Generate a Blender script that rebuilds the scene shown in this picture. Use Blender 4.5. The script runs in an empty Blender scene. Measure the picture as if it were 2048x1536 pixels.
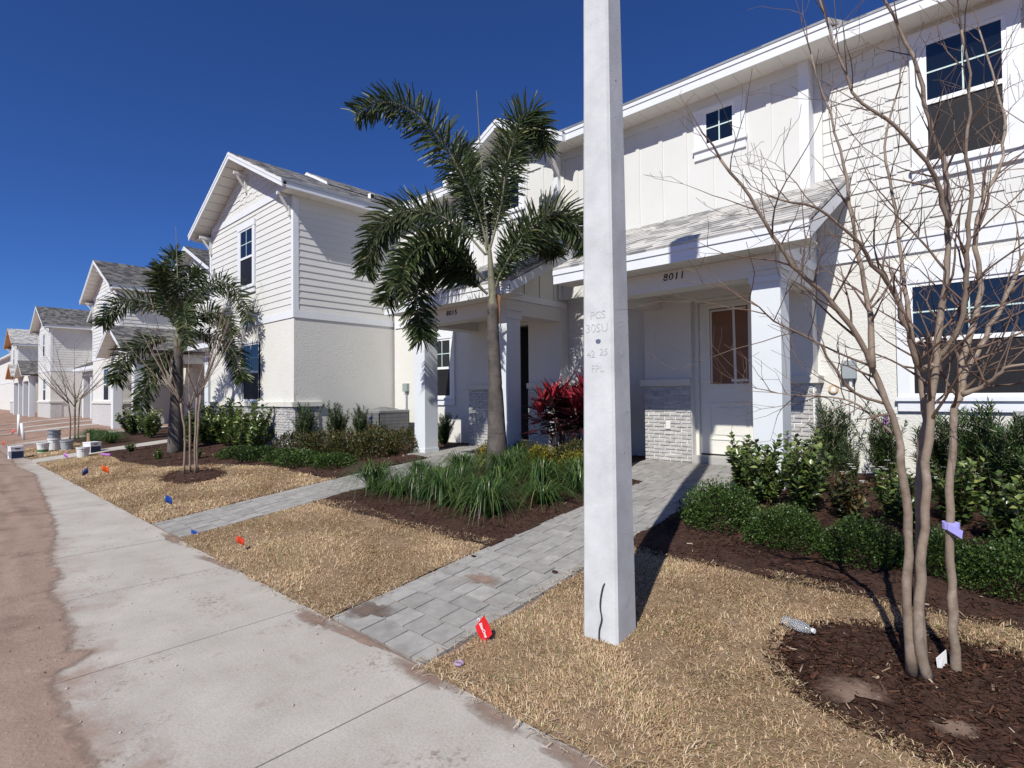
import bpy, math, random
import numpy as np
from mathutils import Vector, Matrix

# ------------------------------------------------------------------ camera, sky, sun, exposure
random.seed(11)
rng = np.random.default_rng(11)
SC = bpy.context.scene
COL = SC.collection
rad = math.radians

YAW, PITCH, ROLL, EYE = -0.741925, 0.0197761, -0.0095641, 1.6
fw = Vector((math.sin(YAW) * math.cos(PITCH), math.cos(YAW) * math.cos(PITCH), math.sin(PITCH)))
rt = Vector((math.cos(YAW), -math.sin(YAW), 0))
up = rt.cross(fw)
rt2 = rt * math.cos(ROLL) + up * math.sin(ROLL)
up2 = up * math.cos(ROLL) - rt * math.sin(ROLL)
cd = bpy.data.cameras.new('camera')
cd.sensor_fit = 'HORIZONTAL'
cd.sensor_width = 36.0
cd.lens = 36.0 * 1090.16 / 2048.0
cd.clip_start = 0.05
cd.clip_end = 3000
cam = bpy.data.objects.new('camera', cd)
COL.objects.link(cam)
m = Matrix((rt2, up2, -fw)).transposed().to_4x4()
m.translation = Vector((0, 0, EYE))
cam.matrix_world = m
SC.camera = cam

SUN_EL = rad(44.5)
SUN_DIR = Vector((0.297, -0.955, 0)).normalized()          # towards the sun, on the ground
world = bpy.data.worlds.new('World')
SC.world = world
world.use_nodes = True
wn = world.node_tree.nodes
sky = wn.new('ShaderNodeTexSky')
sky.sky_type = 'NISHITA'
sky.sun_disc = False
sky.sun_elevation = SUN_EL
sky.sun_rotation = math.atan2(SUN_DIR.x, SUN_DIR.y)
sky.air_density = 1.0
sky.dust_density = 0.0
sky.ozone_density = 9.0
sky.altitude = 1500
bg = wn['Background']
bg.inputs['Strength'].default_value = 0.067
wb = wn.new('ShaderNodeMixRGB')                        # camera white balance: the same factor for the whole sky
wb.blend_type = 'MULTIPLY'
wb.inputs['Fac'].default_value = 1.0
wb.inputs['Color2'].default_value = (0.59, 0.82, 1.26, 1)
world.node_tree.links.new(sky.outputs[0], wb.inputs['Color1'])
world.node_tree.links.new(wb.outputs[0], bg.inputs['Color'])

sl = bpy.data.lights.new('sun', 'SUN')
sl.energy = 4.7
sl.angle = rad(0.53)
sl.color = (1.0, 0.972, 0.90)
so = bpy.data.objects.new('sun', sl)
COL.objects.link(so)
to_sun = (SUN_DIR * math.cos(SUN_EL) + Vector((0, 0, math.sin(SUN_EL)))).normalized()
so.rotation_euler = to_sun.to_track_quat('Z', 'Y').to_euler()
so.location = to_sun * 60

SC.view_settings.view_transform = 'Standard'
SC.view_settings.look = 'None'
SC.view_settings.exposure = 0.2
SC.view_settings.gamma = 1.0
SC.view_settings.use_curve_mapping = False
SC.cycles.max_bounces = 7
SC.cycles.transparent_max_bounces = 8

# ------------------------------------------------------------------ materials
def new_mat(name):
    mt = bpy.data.materials.new(name)
    mt.use_nodes = True
    nt = mt.node_tree
    return mt, nt, nt.nodes, nt.links, nt.nodes['Principled BSDF']

def ramp(nodes, stops):
    r = nodes.new('ShaderNodeValToRGB')
    e = r.color_ramp.elements
    while len(e) > 1:
        e.remove(e[-1])
    e[0].position, e[0].color = stops[0][0], (*stops[0][1], 1)
    for p, c in stops[1:]:
        q = e.new(p)
        q.color = (*c, 1)
    return r

def M(name, c1, c2=None, scale=3.0, rough=0.7, bump=0.0, bscale=60.0, bdist=0.01, obj=0.0, spec=0.3,
      metal=0.0, kind='noise', c3=None, stain=None):
    mt, nt, N, L, P = new_mat(name)
    geo = N.new('ShaderNodeNewGeometry')
    pos = geo.outputs['Position']
    P.inputs['Roughness'].default_value = rough
    P.inputs['Specular IOR Level'].default_value = spec
    P.inputs['Metallic'].default_value = metal
    col = None
    if c2 is not None:
        n = N.new('ShaderNodeTexNoise')
        n.inputs['Scale'].default_value = scale
        n.inputs['Detail'].default_value = 6
        n.inputs['Roughness'].default_value = 0.65
        L.new(pos, n.inputs['Vector'])
        st = [(0.32, c1), (0.68, c2)] if c3 is None else [(0.3, c1), (0.5, c2), (0.7, c3)]
        r = ramp(N, st)
        L.new(n.outputs['Fac'], r.inputs['Fac'])
        col = r.outputs['Color']
    if stain is not None:                                    # irregular dirt with a shape of its own
        sc_, lo, hi, sc_col = stain
        n = N.new('ShaderNodeTexNoise')
        n.inputs['Scale'].default_value = sc_
        n.inputs['Detail'].default_value = 8
        n.inputs['Roughness'].default_value = 0.7
        L.new(pos, n.inputs['Vector'])
        r = ramp(N, [(lo, (0, 0, 0)), (hi, (1, 1, 1))])
        L.new(n.outputs['Fac'], r.inputs['Fac'])
        mx = N.new('ShaderNodeMixRGB')
        L.new(r.outputs['Color'], mx.inputs['Fac'])
        if col is None:
            mx.inputs['Color1'].default_value = (*c1, 1)
        else:
            L.new(col, mx.inputs['Color1'])
        mx.inputs['Color2'].default_value = (*sc_col, 1)
        col = mx.outputs['Color']
    if obj > 0:
        oi = N.new('ShaderNodeObjectInfo')
        mr = N.new('ShaderNodeMapRange')
        mr.inputs['To Min'].default_value = 1 - obj
        mr.inputs['To Max'].default_value = 1 + obj
        L.new(oi.outputs['Random'], mr.inputs['Value'])
        mx = N.new('ShaderNodeVectorMath')
        mx.operation = 'SCALE'
        if col is None:
            mx.inputs[0].default_value = c1
        else:
            L.new(col, mx.inputs[0])
        L.new(mr.outputs['Result'], mx.inputs['Scale'])
        col = mx.outputs['Vector']
    if col is None:
        P.inputs['Base Color'].default_value = (*c1, 1)
    else:
        L.new(col, P.inputs['Base Color'])
    if bump > 0:
        if kind == 'knock':
            b = N.new('ShaderNodeTexVoronoi')
            b.feature = 'SMOOTH_F1'
            b.inputs['Scale'].default_value = bscale
            wob = N.new('ShaderNodeTexNoise')
            wob.inputs['Scale'].default_value = bscale * 0.6
            wob.inputs['Detail'].default_value = 3
            L.new(pos, wob.inputs['Vector'])
            ad = N.new('ShaderNodeVectorMath')
            ad.operation = 'MULTIPLY_ADD'
            L.new(wob.outputs['Color'], ad.inputs[0])
            ad.inputs[1].default_value = (0.05, 0.05, 0.05)
            L.new(pos, ad.inputs[2])
            L.new(ad.outputs[0], b.inputs['Vector'])
            out = b.outputs['Distance']
        else:
            b = N.new('ShaderNodeTexNoise')
            b.inputs['Scale'].default_value = bscale
            b.inputs['Detail'].default_value = 5
            b.inputs['Roughness'].default_value = 0.6
            L.new(pos, b.inputs['Vector'])
            out = b.outputs['Fac']
        bn = N.new('ShaderNodeBump')
        bn.inputs['Strength'].default_value = bump
        bn.inputs['Distance'].default_value = bdist
        L.new(out, bn.inputs['Height'])
        L.new(bn.outputs['Normal'], P.inputs['Normal'])
    return mt

def leaf_mat(name, stops, rough=0.5, trans=0.25, spec=0.35):
    """Colour picked per leaf (mesh island); thin leaves let some light through."""
    mt, nt, N, L, P = new_mat(name)
    geo = N.new('ShaderNodeNewGeometry')
    r = ramp(N, stops)
    L.new(geo.outputs['Random Per Island'], r.inputs['Fac'])
    L.new(r.outputs['Color'], P.inputs['Base Color'])
    P.inputs['Roughness'].default_value = rough
    P.inputs['Specular IOR Level'].default_value = spec
    if trans > 0:
        tr = N.new('ShaderNodeBsdfTranslucent')
        L.new(r.outputs['Color'], tr.inputs['Color'])
        mx = N.new('ShaderNodeMixShader')
        mx.inputs['Fac'].default_value = trans
        L.new(P.outputs[0], mx.inputs[1])
        L.new(tr.outputs[0], mx.inputs[2])
        L.new(mx.outputs[0], N['Material Output'].inputs['Surface'])
    return mt

def patchy(mt, scale, amt):
    """Shift the per-blade colour slowly over the lawn."""
    nt = mt.node_tree; N, L = nt.nodes, nt.links
    rp = [n for n in N if n.type == 'VALTORGB'][0]; old = rp.inputs['Fac'].links[0].from_socket
    geo = N.new('ShaderNodeNewGeometry'); nz = N.new('ShaderNodeTexNoise'); nz.inputs['Scale'].default_value = scale; nz.inputs['Detail'].default_value = 4
    L.new(geo.outputs['Position'], nz.inputs['Vector'])
    a = N.new('ShaderNodeMath'); a.operation = 'MULTIPLY_ADD'; L.new(nz.outputs['Fac'], a.inputs[0]); a.inputs[1].default_value = amt; a.inputs[2].default_value = -amt*.5
    b = N.new('ShaderNodeMath'); b.operation = 'ADD'; L.new(old, b.inputs[0]); L.new(a.outputs[0], b.inputs[1]); L.new(b.outputs[0], rp.inputs['Fac'])

def roof_mat(name, a, b, c):
    """Laminated roof shingle colour blend: short tabs of mixed greys."""
    mt, nt, N, L, P = new_mat(name)
    geo = N.new('ShaderNodeNewGeometry')
    mp = N.new('ShaderNodeMapping')
    mp.inputs['Scale'].default_value = (5.0, 5.0, 10.0)
    L.new(geo.outputs['Position'], mp.inputs['Vector'])
    v = N.new('ShaderNodeTexVoronoi')
    v.inputs['Scale'].default_value = 1.0
    L.new(mp.outputs[0], v.inputs['Vector'])
    r = ramp(N, [(0.15, a), (0.5, b), (0.85, c)])
    sep = N.new('ShaderNodeSeparateColor')
    L.new(v.outputs['Color'], sep.inputs[0])
    L.new(sep.outputs[0], r.inputs['Fac'])
    n = N.new('ShaderNodeTexNoise')
    n.inputs['Scale'].default_value = 160
    L.new(geo.outputs['Position'], n.inputs['Vector'])
    mx = N.new('ShaderNodeMixRGB')
    mx.blend_type = 'MULTIPLY'
    mx.inputs['Fac'].default_value = 0.5
    L.new(r.outputs[0], mx.inputs[1])
    L.new(n.outputs['Fac'], mx.inputs[2])
    L.new(mx.outputs[0], P.inputs['Base Color'])
    P.inputs['Roughness'].default_value = 0.95
    P.inputs['Specular IOR Level'].default_value = 0.1
    bn = N.new('ShaderNodeBump')
    bn.inputs['Strength'].default_value = 0.4
    bn.inputs['Distance'].default_value = 0.004
    L.new(n.outputs['Fac'], bn.inputs['Height'])
    L.new(bn.outputs[0], P.inputs['Normal'])
    return mt

MT = {}
MT['cream'] = M('cream paint on siding', (0.61, 0.605, 0.575), (0.65, 0.645, 0.615), 1.3, 0.62, 0.10, 90, 0.003, stain=(3.0, 0.66, 0.9, (0.56, 0.55, 0.51)))
MT['stucco'] = M('cream stucco', (0.63, 0.617, 0.575), (0.67, 0.657, 0.615), 1.0, 0.85, 0.6, 42, 0.009, kind='knock', stain=(1.3, 0.66, 0.95, (0.58, 0.55, 0.48)))
MT['smooth'] = M('smooth cream render', (0.64, 0.62, 0.575), (0.68, 0.66, 0.615), 1.5, 0.85, 0.25, 120, 0.004, stain=(2.2, 0.68, 0.95, (0.58, 0.55, 0.49)))
MT['white'] = M('white trim paint', (0.68, 0.695, 0.715), (0.72, 0.735, 0.75), 2.0, 0.5, 0.06, 70, 0.003)
MT['column'] = M('white painted stucco of the columns', (0.615, 0.64, 0.66), (0.66, 0.685, 0.70), 2.5, 0.75, 0.22, 140, 0.004, stain=(5, 0.7, 0.95, (0.66, 0.66, 0.66)))
MT['soffit'] = M('white vinyl soffit', (0.70, 0.68, 0.63), (0.74, 0.72, 0.67), 2, 0.55)
MT['sill'] = M('cast sill', (0.60, 0.58, 0.52), (0.66, 0.64, 0.58), 6, 0.8, 0.3, 200, 0.003)
MT['mortar'] = M('white mortar', (0.72, 0.71, 0.68), (0.77, 0.76, 0.73), 20, 0.95, 0.5, 120, 0.006)
MT['brick'] = M('whitewashed grey brick', (0.37, 0.355, 0.34), (0.52, 0.505, 0.49), 14, 0.9, 0.5, 90, 0.006, obj=0.12)
MT['brick_far'] = M('whitewashed brick far', (0.50, 0.48, 0.46), (0.62, 0.60, 0.58), 9, 0.9, 0.5, 40, 0.01)
MT['roof'] = roof_mat('weathered grey roof shingle', (0.38, 0.37, 0.355), (0.58, 0.56, 0.535), (0.78, 0.75, 0.70))
MT['roof_dark'] = roof_mat('dark grey roof shingle', (0.10, 0.10, 0.107), (0.175, 0.17, 0.17), (0.28, 0.265, 0.25))
MT['metal_edge'] = M('grey metal drip edge', (0.30, 0.335, 0.37), rough=0.45, metal=0.2)
MT['ply'] = M('raw plywood', (0.46, 0.22, 0.10), (0.60, 0.33, 0.17), 2.0, 0.8)
def glass_mat():
    mt, nt, N, L, P = new_mat('window glass over a dark room')
    P.inputs['Base Color'].default_value = (0.006, 0.008, 0.011, 1)
    P.inputs['Roughness'].default_value = 0.015
    P.inputs['IOR'].default_value = 1.52
    P.inputs['Specular IOR Level'].default_value = 0.85
    return mt
MT['glass'] = glass_mat()
MT['screen'] = M('insect screen', (0.014, 0.014, 0.016), (0.022, 0.022, 0.025), 60, 0.5, spec=0.15)
MT['grid'] = M('pale muntin bar', (0.55, 0.68, 0.64), rough=0.4)
MT['frame'] = M('white vinyl frame', (0.80, 0.80, 0.79), rough=0.35, spec=0.5)
MT['door'] = M('cream painted door', (0.70, 0.675, 0.61), (0.73, 0.705, 0.64), 2, 0.4)
MT['paper'] = M('brown masking paper behind glass', (0.17, 0.078, 0.042), (0.22, 0.105, 0.06), 4, 0.5, spec=0.25)
MT['tape'] = M('masking tape', (0.62, 0.60, 0.55), rough=0.6)
MT['black'] = M('black cast metal', (0.012, 0.012, 0.013), rough=0.4)
MT['hall_shade'] = M('hall colour darkened to look unlit', (0.12, 0.115, 0.11), rough=0.9)  # dark albedo stands in for the missing light inside the hall
MT['step'] = M('cast concrete', (0.36, 0.35, 0.33), (0.44, 0.425, 0.40), 6, 0.9, 0.4, 120, 0.004)
MT['paver'] = M('grey concrete paver', (0.235, 0.222, 0.207), (0.34, 0.325, 0.307), 9, 0.95, 0.6, 160, 0.004, obj=0.11, stain=(3.5, 0.60, 0.80, (0.27, 0.212, 0.175)))
MT['paver_bed'] = M('sand between pavers', (0.17, 0.14, 0.12), (0.22, 0.185, 0.16), 30, 1.0)
MT['slab'] = M('broom finished concrete', (0.365, 0.332, 0.296), (0.465, 0.432, 0.392), 1.7, 0.95, 0.5, 220, 0.003, stain=(6.0, 0.60, 0.78, (0.29, 0.235, 0.20)))
def mud_film(mt):
    """Soil tracked over the road side of the walk, with small scuffed prints."""
    nt = mt.node_tree; N, L = nt.nodes, nt.links; P = N['Principled BSDF']
    old = P.inputs['Base Color'].links[0].from_socket
    geo = N.new('ShaderNodeNewGeometry'); sp = N.new('ShaderNodeSeparateXYZ'); L.new(geo.outputs['Position'], sp.inputs[0])
    def math_(op, a, b):
        n = N.new('ShaderNodeMath'); n.operation = op
        for k, v in enumerate((a, b)):
            if hasattr(v, 'links'): L.new(v, n.inputs[k])
            else: n.inputs[k].default_value = v
        return n.outputs[0]
    nz = N.new('ShaderNodeTexNoise'); nz.inputs['Scale'].default_value = 3.2; nz.inputs['Detail'].default_value = 9; nz.inputs['Roughness'].default_value = .68
    L.new(geo.outputs['Position'], nz.inputs['Vector'])
    far = math_('MULTIPLY', math_('MINIMUM', math_('ADD', sp.outputs['X'], 4.2), 0.0), -.085)     # more soil farther down the walk
    t = math_('SUBTRACT', math_('ADD', math_('MULTIPLY', nz.outputs['Fac'], 1.7), far), math_('ADD', sp.outputs['Y'], .22))
    mr = N.new('ShaderNodeMapRange'); mr.interpolation_type = 'SMOOTHSTEP'; mr.inputs['From Min'].default_value = -.30; mr.inputs['From Max'].default_value = .35; mr.inputs['To Max'].default_value = .8
    L.new(t, mr.inputs['Value'])
    mx = N.new('ShaderNodeMixRGB'); L.new(mr.outputs[0], mx.inputs['Fac']); L.new(old, mx.inputs['Color1']); mx.inputs['Color2'].default_value = (0.27, 0.18, 0.138, 1)
    n2 = N.new('ShaderNodeTexNoise'); n2.inputs['Scale'].default_value = 2.3; n2.inputs['Detail'].default_value = 4; L.new(geo.outputs['Position'], n2.inputs['Vector'])
    n3 = N.new('ShaderNodeTexNoise'); n3.inputs['Scale'].default_value = 38; n3.inputs['Detail'].default_value = 6; L.new(geo.outputs['Position'], n3.inputs['Vector'])
    def soft(v, lo, hi):
        r_ = N.new('ShaderNodeMapRange'); r_.interpolation_type = 'SMOOTHSTEP'; r_.inputs['From Min'].default_value = lo; r_.inputs['From Max'].default_value = hi; L.new(v, r_.inputs['Value']); return r_.outputs[0]
    pm = math_('MULTIPLY', soft(n2.outputs['Fac'], .51, .68), soft(n3.outputs['Fac'], .50, .70))
    mx3 = N.new('ShaderNodeMixRGB'); L.new(math_('MULTIPLY', pm, .75), mx3.inputs['Fac']); L.new(mx.outputs[0], mx3.inputs['Color1']); mx3.inputs['Color2'].default_value = (0.19, 0.14, 0.112, 1)
    n4 = N.new('ShaderNodeTexNoise'); n4.inputs['Scale'].default_value = 75; n4.inputs['Detail'].default_value = 4; L.new(geo.outputs['Position'], n4.inputs['Vector'])
    gr = N.new('ShaderNodeMapRange'); gr.inputs['From Min'].default_value = .3; gr.inputs['From Max'].default_value = .7; gr.inputs['To Min'].default_value = .86; gr.inputs['To Max'].default_value = 1.10; L.new(n4.outputs['Fac'], gr.inputs['Value'])
    mx2 = N.new('ShaderNodeVectorMath'); mx2.operation = 'SCALE'; L.new(mx3.outputs[0], mx2.inputs[0]); L.new(gr.outputs[0], mx2.inputs['Scale'])
    L.new(mx2.outputs[0], P.inputs['Base Color'])
mud_film(MT['slab'])
MT['dirt'] = M('red brown sandy soil', (0.20, 0.118, 0.085), (0.33, 0.225, 0.175), 1.1, 1.0, 0.8, 30, 0.02, stain=(9, 0.6, 0.8, (0.40, 0.31, 0.26)))
MT['mud'] = M('dried mud film', (0.225, 0.145, 0.108), (0.31, 0.218, 0.172), 2.2, 1.0, 0.7, 45, 0.01, stain=(5, 0.58, 0.75, (0.43, 0.34, 0.29)))
def fade(mt, source, lo, hi, scale, amp):
    """Thin soil that breaks up towards its edge: 'dist' attribute (distance to the edge) or radius in Generated space."""
    nt = mt.node_tree; N, L = nt.nodes, nt.links; P = N['Principled BSDF']
    nz = N.new('ShaderNodeTexNoise'); nz.inputs['Scale'].default_value = scale; nz.inputs['Detail'].default_value = 8; nz.inputs['Roughness'].default_value = .7
    geo = N.new('ShaderNodeNewGeometry'); L.new(geo.outputs['Position'], nz.inputs['Vector'])
    ma = N.new('ShaderNodeMath'); ma.operation = 'MULTIPLY_ADD'; L.new(nz.outputs['Fac'], ma.inputs[0]); ma.inputs[1].default_value = amp
    if source == 'dist':
        at = N.new('ShaderNodeAttribute'); at.attribute_name = 'dist'; L.new(at.outputs['Fac'], ma.inputs[2])
    else:
        tc = N.new('ShaderNodeTexCoord'); vs = N.new('ShaderNodeVectorMath'); vs.operation = 'SUBTRACT'; L.new(tc.outputs['Generated'], vs.inputs[0]); vs.inputs[1].default_value = (.5, .5, .5)
        sc_ = N.new('ShaderNodeVectorMath'); sc_.operation = 'MULTIPLY'; L.new(vs.outputs[0], sc_.inputs[0]); sc_.inputs[1].default_value = (2, 2, 0)
        ln = N.new('ShaderNodeVectorMath'); ln.operation = 'LENGTH'; L.new(sc_.outputs[0], ln.inputs[0])
        sb = N.new('ShaderNodeMath'); sb.operation = 'SUBTRACT'; sb.inputs[0].default_value = 1.0; L.new(ln.outputs['Value'], sb.inputs[1]); L.new(sb.outputs[0], ma.inputs[2])
    mr = N.new('ShaderNodeMapRange'); mr.interpolation_type = 'SMOOTHSTEP'; mr.inputs['From Min'].default_value = lo; mr.inputs['From Max'].default_value = hi; L.new(ma.outputs[0], mr.inputs['Value'])
    tr = N.new('ShaderNodeBsdfTransparent'); mx = N.new('ShaderNodeMixShader'); L.new(mr.outputs[0], mx.inputs['Fac']); L.new(tr.outputs[0], mx.inputs[1]); L.new(P.outputs[0], mx.inputs[2])
    L.new(mx.outputs[0], N['Material Output'].inputs['Surface'])
MT['mud_sheet'] = M('dried mud spread thin', (0.17, 0.11, 0.082), (0.30, 0.215, 0.17), 1.3, 1.0, 0.7, 38, 0.010, c3=(0.235, 0.158, 0.118), stain=(7, 0.58, 0.72, (0.35, 0.27, 0.22)))
fade(MT['mud_sheet'], 'dist', .05, .16, 7.0, .24)
MT['dust'] = M('scattered soil', (0.22, 0.145, 0.11), (0.30, 0.215, 0.17), 6, 1.0, 0.5, 90, 0.005)
fade(MT['dust'], 'gen', .72, 1.55, 14.0, 1.0)
MT['dust_dark'] = M('scattered damp soil', (0.12, 0.085, 0.07), (0.17, 0.125, 0.10), 6, 1.0, 0.5, 90, 0.005)
fade(MT['dust_dark'], 'gen', .72, 1.45, 14.0, 1.0)
MT['dust_ring'] = M('potting soil spill', (0.15, 0.095, 0.068), (0.23, 0.16, 0.12), 8, 1.0, 0.8, 80, 0.01)
fade(MT['dust_ring'], 'gen', .66, 1.3, 22.0, 1.0)
MT['clod'] = M('pale grit', (0.30, 0.22, 0.18), (0.62, 0.57, 0.52), 40, 0.95)
MT['thatch'] = M('dry turf thatch', (0.165, 0.108, 0.066), (0.30, 0.205, 0.128), 7, 1.0, 0.8, 60, 0.02)
MT['mulch_bed'] = M('dark brown mulch', (0.030, 0.015, 0.010), (0.075, 0.036, 0.024), 18, 0.95, 0.9, 60, 0.02)
MT['bare_soil'] = M('light potting soil', (0.15, 0.095, 0.068), (0.23, 0.16, 0.12), 8, 1.0, 0.8, 80, 0.01)
MT['grass'] = leaf_mat('dormant turf blade', [(0.0, (0.24, 0.145, 0.082)), (0.22, (0.43, 0.285, 0.165)), (0.50, (0.57, 0.41, 0.245)), (0.78, (0.68, 0.52, 0.335)), (0.91, (0.78, 0.64, 0.46)), (0.93, (0.17, 0.19, 0.065)), (1.0, (0.29, 0.28, 0.11))], 0.75, 0.2, 0.12)
patchy(MT['grass'], 2.6, .7)
MT['straw'] = leaf_mat('loose straw', [(0.0, (0.24, 0.155, 0.085)), (0.5, (0.55, 0.43, 0.27)), (1.0, (0.74, 0.64, 0.47))], 0.7, 0.15, 0.15)
MT['chip'] = leaf_mat('bark chip', [(0.0, (0.018, 0.009, 0.006)), (0.5, (0.045, 0.021, 0.014)), (0.85, (0.082, 0.038, 0.024)), (0.985, (0.12, 0.06, 0.038)), (0.99, (0.34, 0.25, 0.18)), (1.0, (0.45, 0.36, 0.27))], 0.9, 0.0, 0.12)
MT['liriope'] = leaf_mat('strap leaf grass', [(0.0, (0.022, 0.05, 0.014)), (0.5, (0.05, 0.105, 0.022)), (0.9, (0.10, 0.17, 0.04)), (1.0, (0.22, 0.21, 0.08))], 0.35, 0.25, 0.5)
MT['palm'] = leaf_mat('palm leaflet', [(0.0, (0.018, 0.030, 0.011)), (0.5, (0.040, 0.062, 0.020)), (0.85, (0.075, 0.100, 0.032)), (0.96, (0.15, 0.165, 0.06)), (1.0, (0.24, 0.20, 0.10))], 0.45, 0.28, 0.35)
MT['vib'] = leaf_mat('broad evergreen leaf', [(0.0, (0.028, 0.052, 0.014)), (0.45, (0.075, 0.12, 0.028)), (0.8, (0.16, 0.215, 0.055)), (1.0, (0.30, 0.33, 0.10))], 0.3, 0.25, 0.5)
MT['box'] = leaf_mat('small hedge leaf', [(0.0, (0.018, 0.040, 0.009)), (0.5, (0.040, 0.080, 0.016)), (0.9, (0.085, 0.14, 0.03)), (1.0, (0.14, 0.19, 0.05))], 0.4, 0.22, 0.35)
MT['podo'] = leaf_mat('narrow yew leaf', [(0.0, (0.018, 0.038, 0.014)), (0.6, (0.042, 0.078, 0.024)), (0.9, (0.09, 0.15, 0.04)), (1.0, (0.18, 0.25, 0.07))], 0.38, 0.2, 0.4)
MT['gold'] = leaf_mat('yellow green leaf', [(0.0, (0.05, 0.065, 0.012)), (0.5, (0.14, 0.14, 0.02)), (0.85, (0.32, 0.25, 0.03)), (1.0, (0.42, 0.30, 0.04))], 0.4, 0.25, 0.35)
MT['bronze'] = leaf_mat('bronze tipped leaf', [(0.0, (0.03, 0.04, 0.014)), (0.5, (0.06, 0.075, 0.022)), (0.85, (0.11, 0.10, 0.035)), (0.93, (0.17, 0.075, 0.03)), (1.0, (0.22, 0.11, 0.04))], 0.4, 0.2, 0.35)
MT['ti_red'] = leaf_mat('red cordyline leaf', [(0.0, (0.10, 0.008, 0.014)), (0.5, (0.24, 0.014, 0.024)), (1.0, (0.40, 0.035, 0.055))], 0.35, 0.3, 0.45)
MT['ti_dark'] = leaf_mat('maroon cordyline leaf', [(0.0, (0.018, 0.007, 0.010)), (0.7, (0.05, 0.014, 0.02)), (1.0, (0.11, 0.02, 0.03))], 0.35, 0.15, 0.5)
MT['petal'] = leaf_mat('white petal', [(0.0, (0.7, 0.7, 0.66)), (1.0, (0.8, 0.8, 0.78))], 0.6, 0.3)
MT['twig'] = M('brown twig bark', (0.10, 0.062, 0.045), (0.17, 0.115, 0.085), 25, 0.8, 0.3, 90, 0.003)
MT['myrtle'] = M('smooth crape myrtle bark', (0.15, 0.11, 0.08), (0.25, 0.195, 0.15), 9, 0.65, 0.35, 60, 0.004, c3=(0.20, 0.142, 0.105), stain=(13, 0.55, 0.68, (0.34, 0.275, 0.225)))
MT['myrtle_twig'] = M('crape myrtle twig bark', (0.10, 0.064, 0.048), (0.185, 0.125, 0.095), 14, 0.7)
MT['palm_trunk'] = M('ringed palm trunk', (0.06, 0.052, 0.046), (0.135, 0.117, 0.105), 5, 0.85, 0.6, 30, 0.01)
MT['palm_ring'] = M('palm leaf scar', (0.07, 0.057, 0.05), (0.115, 0.092, 0.08), 9, 0.9)
MT['crownshaft'] = M('grey green crownshaft', (0.12, 0.118, 0.078), (0.22, 0.205, 0.145), 6, 0.6)
MT['dead_sheath'] = M('dry brown leaf sheath', (0.15, 0.07, 0.035), (0.26, 0.13, 0.065), 6, 0.8)
MT['pole'] = M('spun concrete', (0.45, 0.46, 0.465), (0.60, 0.61, 0.61), 3.5, 0.88, 0.30, 70, 0.005, stain=(8.0, 0.63, 0.80, (0.34, 0.35, 0.36)))
MT['recess_shade'] = M('concrete with recess shade painted in', (0.38, 0.385, 0.39), (0.54, 0.545, 0.55), 55, 0.95)  # darker grey paints the shade of recesses that are not cut
MT['plate'] = M('aluminium tag', (0.16, 0.18, 0.26), rough=0.4, metal=0.4)
MT['wire'] = M('dark ground wire', (0.035, 0.035, 0.04), rough=0.5)
MT['ac'] = M('grey condenser enamel', (0.22, 0.22, 0.22), (0.27, 0.27, 0.265), 6, 0.5)
MT['ac_dark'] = M('dark condenser coil', (0.035, 0.035, 0.037), rough=0.7)
MT['pad'] = M('plastic pad', (0.12, 0.12, 0.12), rough=0.7)
MT['grey_box'] = M('grey utility enamel', (0.30, 0.33, 0.35), rough=0.5, spec=0.4)
MT['green_box'] = M('grey green utility enamel', (0.27, 0.31, 0.29), rough=0.5, spec=0.4)
MT['tan'] = M('tan plastic', (0.56, 0.42, 0.29), rough=0.5)
MT['outlet'] = M('ivory plastic', (0.70, 0.69, 0.65), rough=0.4)
MT['purple'] = M('purple pipe plastic', (0.42, 0.16, 0.48), rough=0.5)
MT['faded_purple'] = M('sun faded purple plastic', (0.34, 0.25, 0.36), rough=0.6)
MT['ribbon'] = M('lavender ribbon', (0.38, 0.36, 0.78), rough=0.5)
MT['red_flag'] = M('red vinyl', (0.60, 0.018, 0.022), rough=0.5)
MT['orange_flag'] = M('orange vinyl', (0.80, 0.12, 0.02), rough=0.5)
MT['redor_flag'] = M('orange red vinyl', (0.66, 0.055, 0.018), rough=0.5)
MT['blue_flag'] = M('blue vinyl', (0.018, 0.075, 0.36), rough=0.5)
MT['navy_flag'] = M('navy vinyl', (0.012, 0.028, 0.12), rough=0.5)
MT['pink_flag'] = M('faded red vinyl', (0.62, 0.10, 0.10), rough=0.5)
MT['print'] = M('white print', (0.80, 0.78, 0.78), rough=0.6)
MT['card'] = M('white printed card', (0.66, 0.66, 0.66), rough=0.7)
MT['card_navy'] = M('navy print', (0.02, 0.03, 0.07), rough=0.6)
MT['bucket'] = M('white bucket plastic', (0.66, 0.66, 0.65), rough=0.45)
MT['bucket_grey'] = M('scuffed grey bucket', (0.32, 0.34, 0.36), rough=0.5)
MT['green_print'] = M('green print', (0.05, 0.16, 0.04), rough=0.5)
MT['pvc'] = M('white pipe plastic', (0.72, 0.72, 0.70), rough=0.4)
MT['wood'] = M('raw pine', (0.45, 0.30, 0.17), (0.55, 0.38, 0.23), 8, 0.7)
def bottle_mat():
    mt, nt, N, L, P = new_mat('clear crumpled plastic')
    P.inputs['Base Color'].default_value = (0.95, 0.96, 0.97, 1)
    P.inputs['Roughness'].default_value = 0.08
    P.inputs['IOR'].default_value = 1.2
    P.inputs['Transmission Weight'].default_value = 0.85
    return mt
MT['bottle'] = bottle_mat()

# ------------------------------------------------------------------ builders
ORG = {}
def tag(o, label=None, cat=None, group=None, kind=None):
    if label: o['label'] = label
    if cat: o['category'] = cat
    if group: o['group'] = group
    if kind: o['kind'] = kind
    return o

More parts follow.
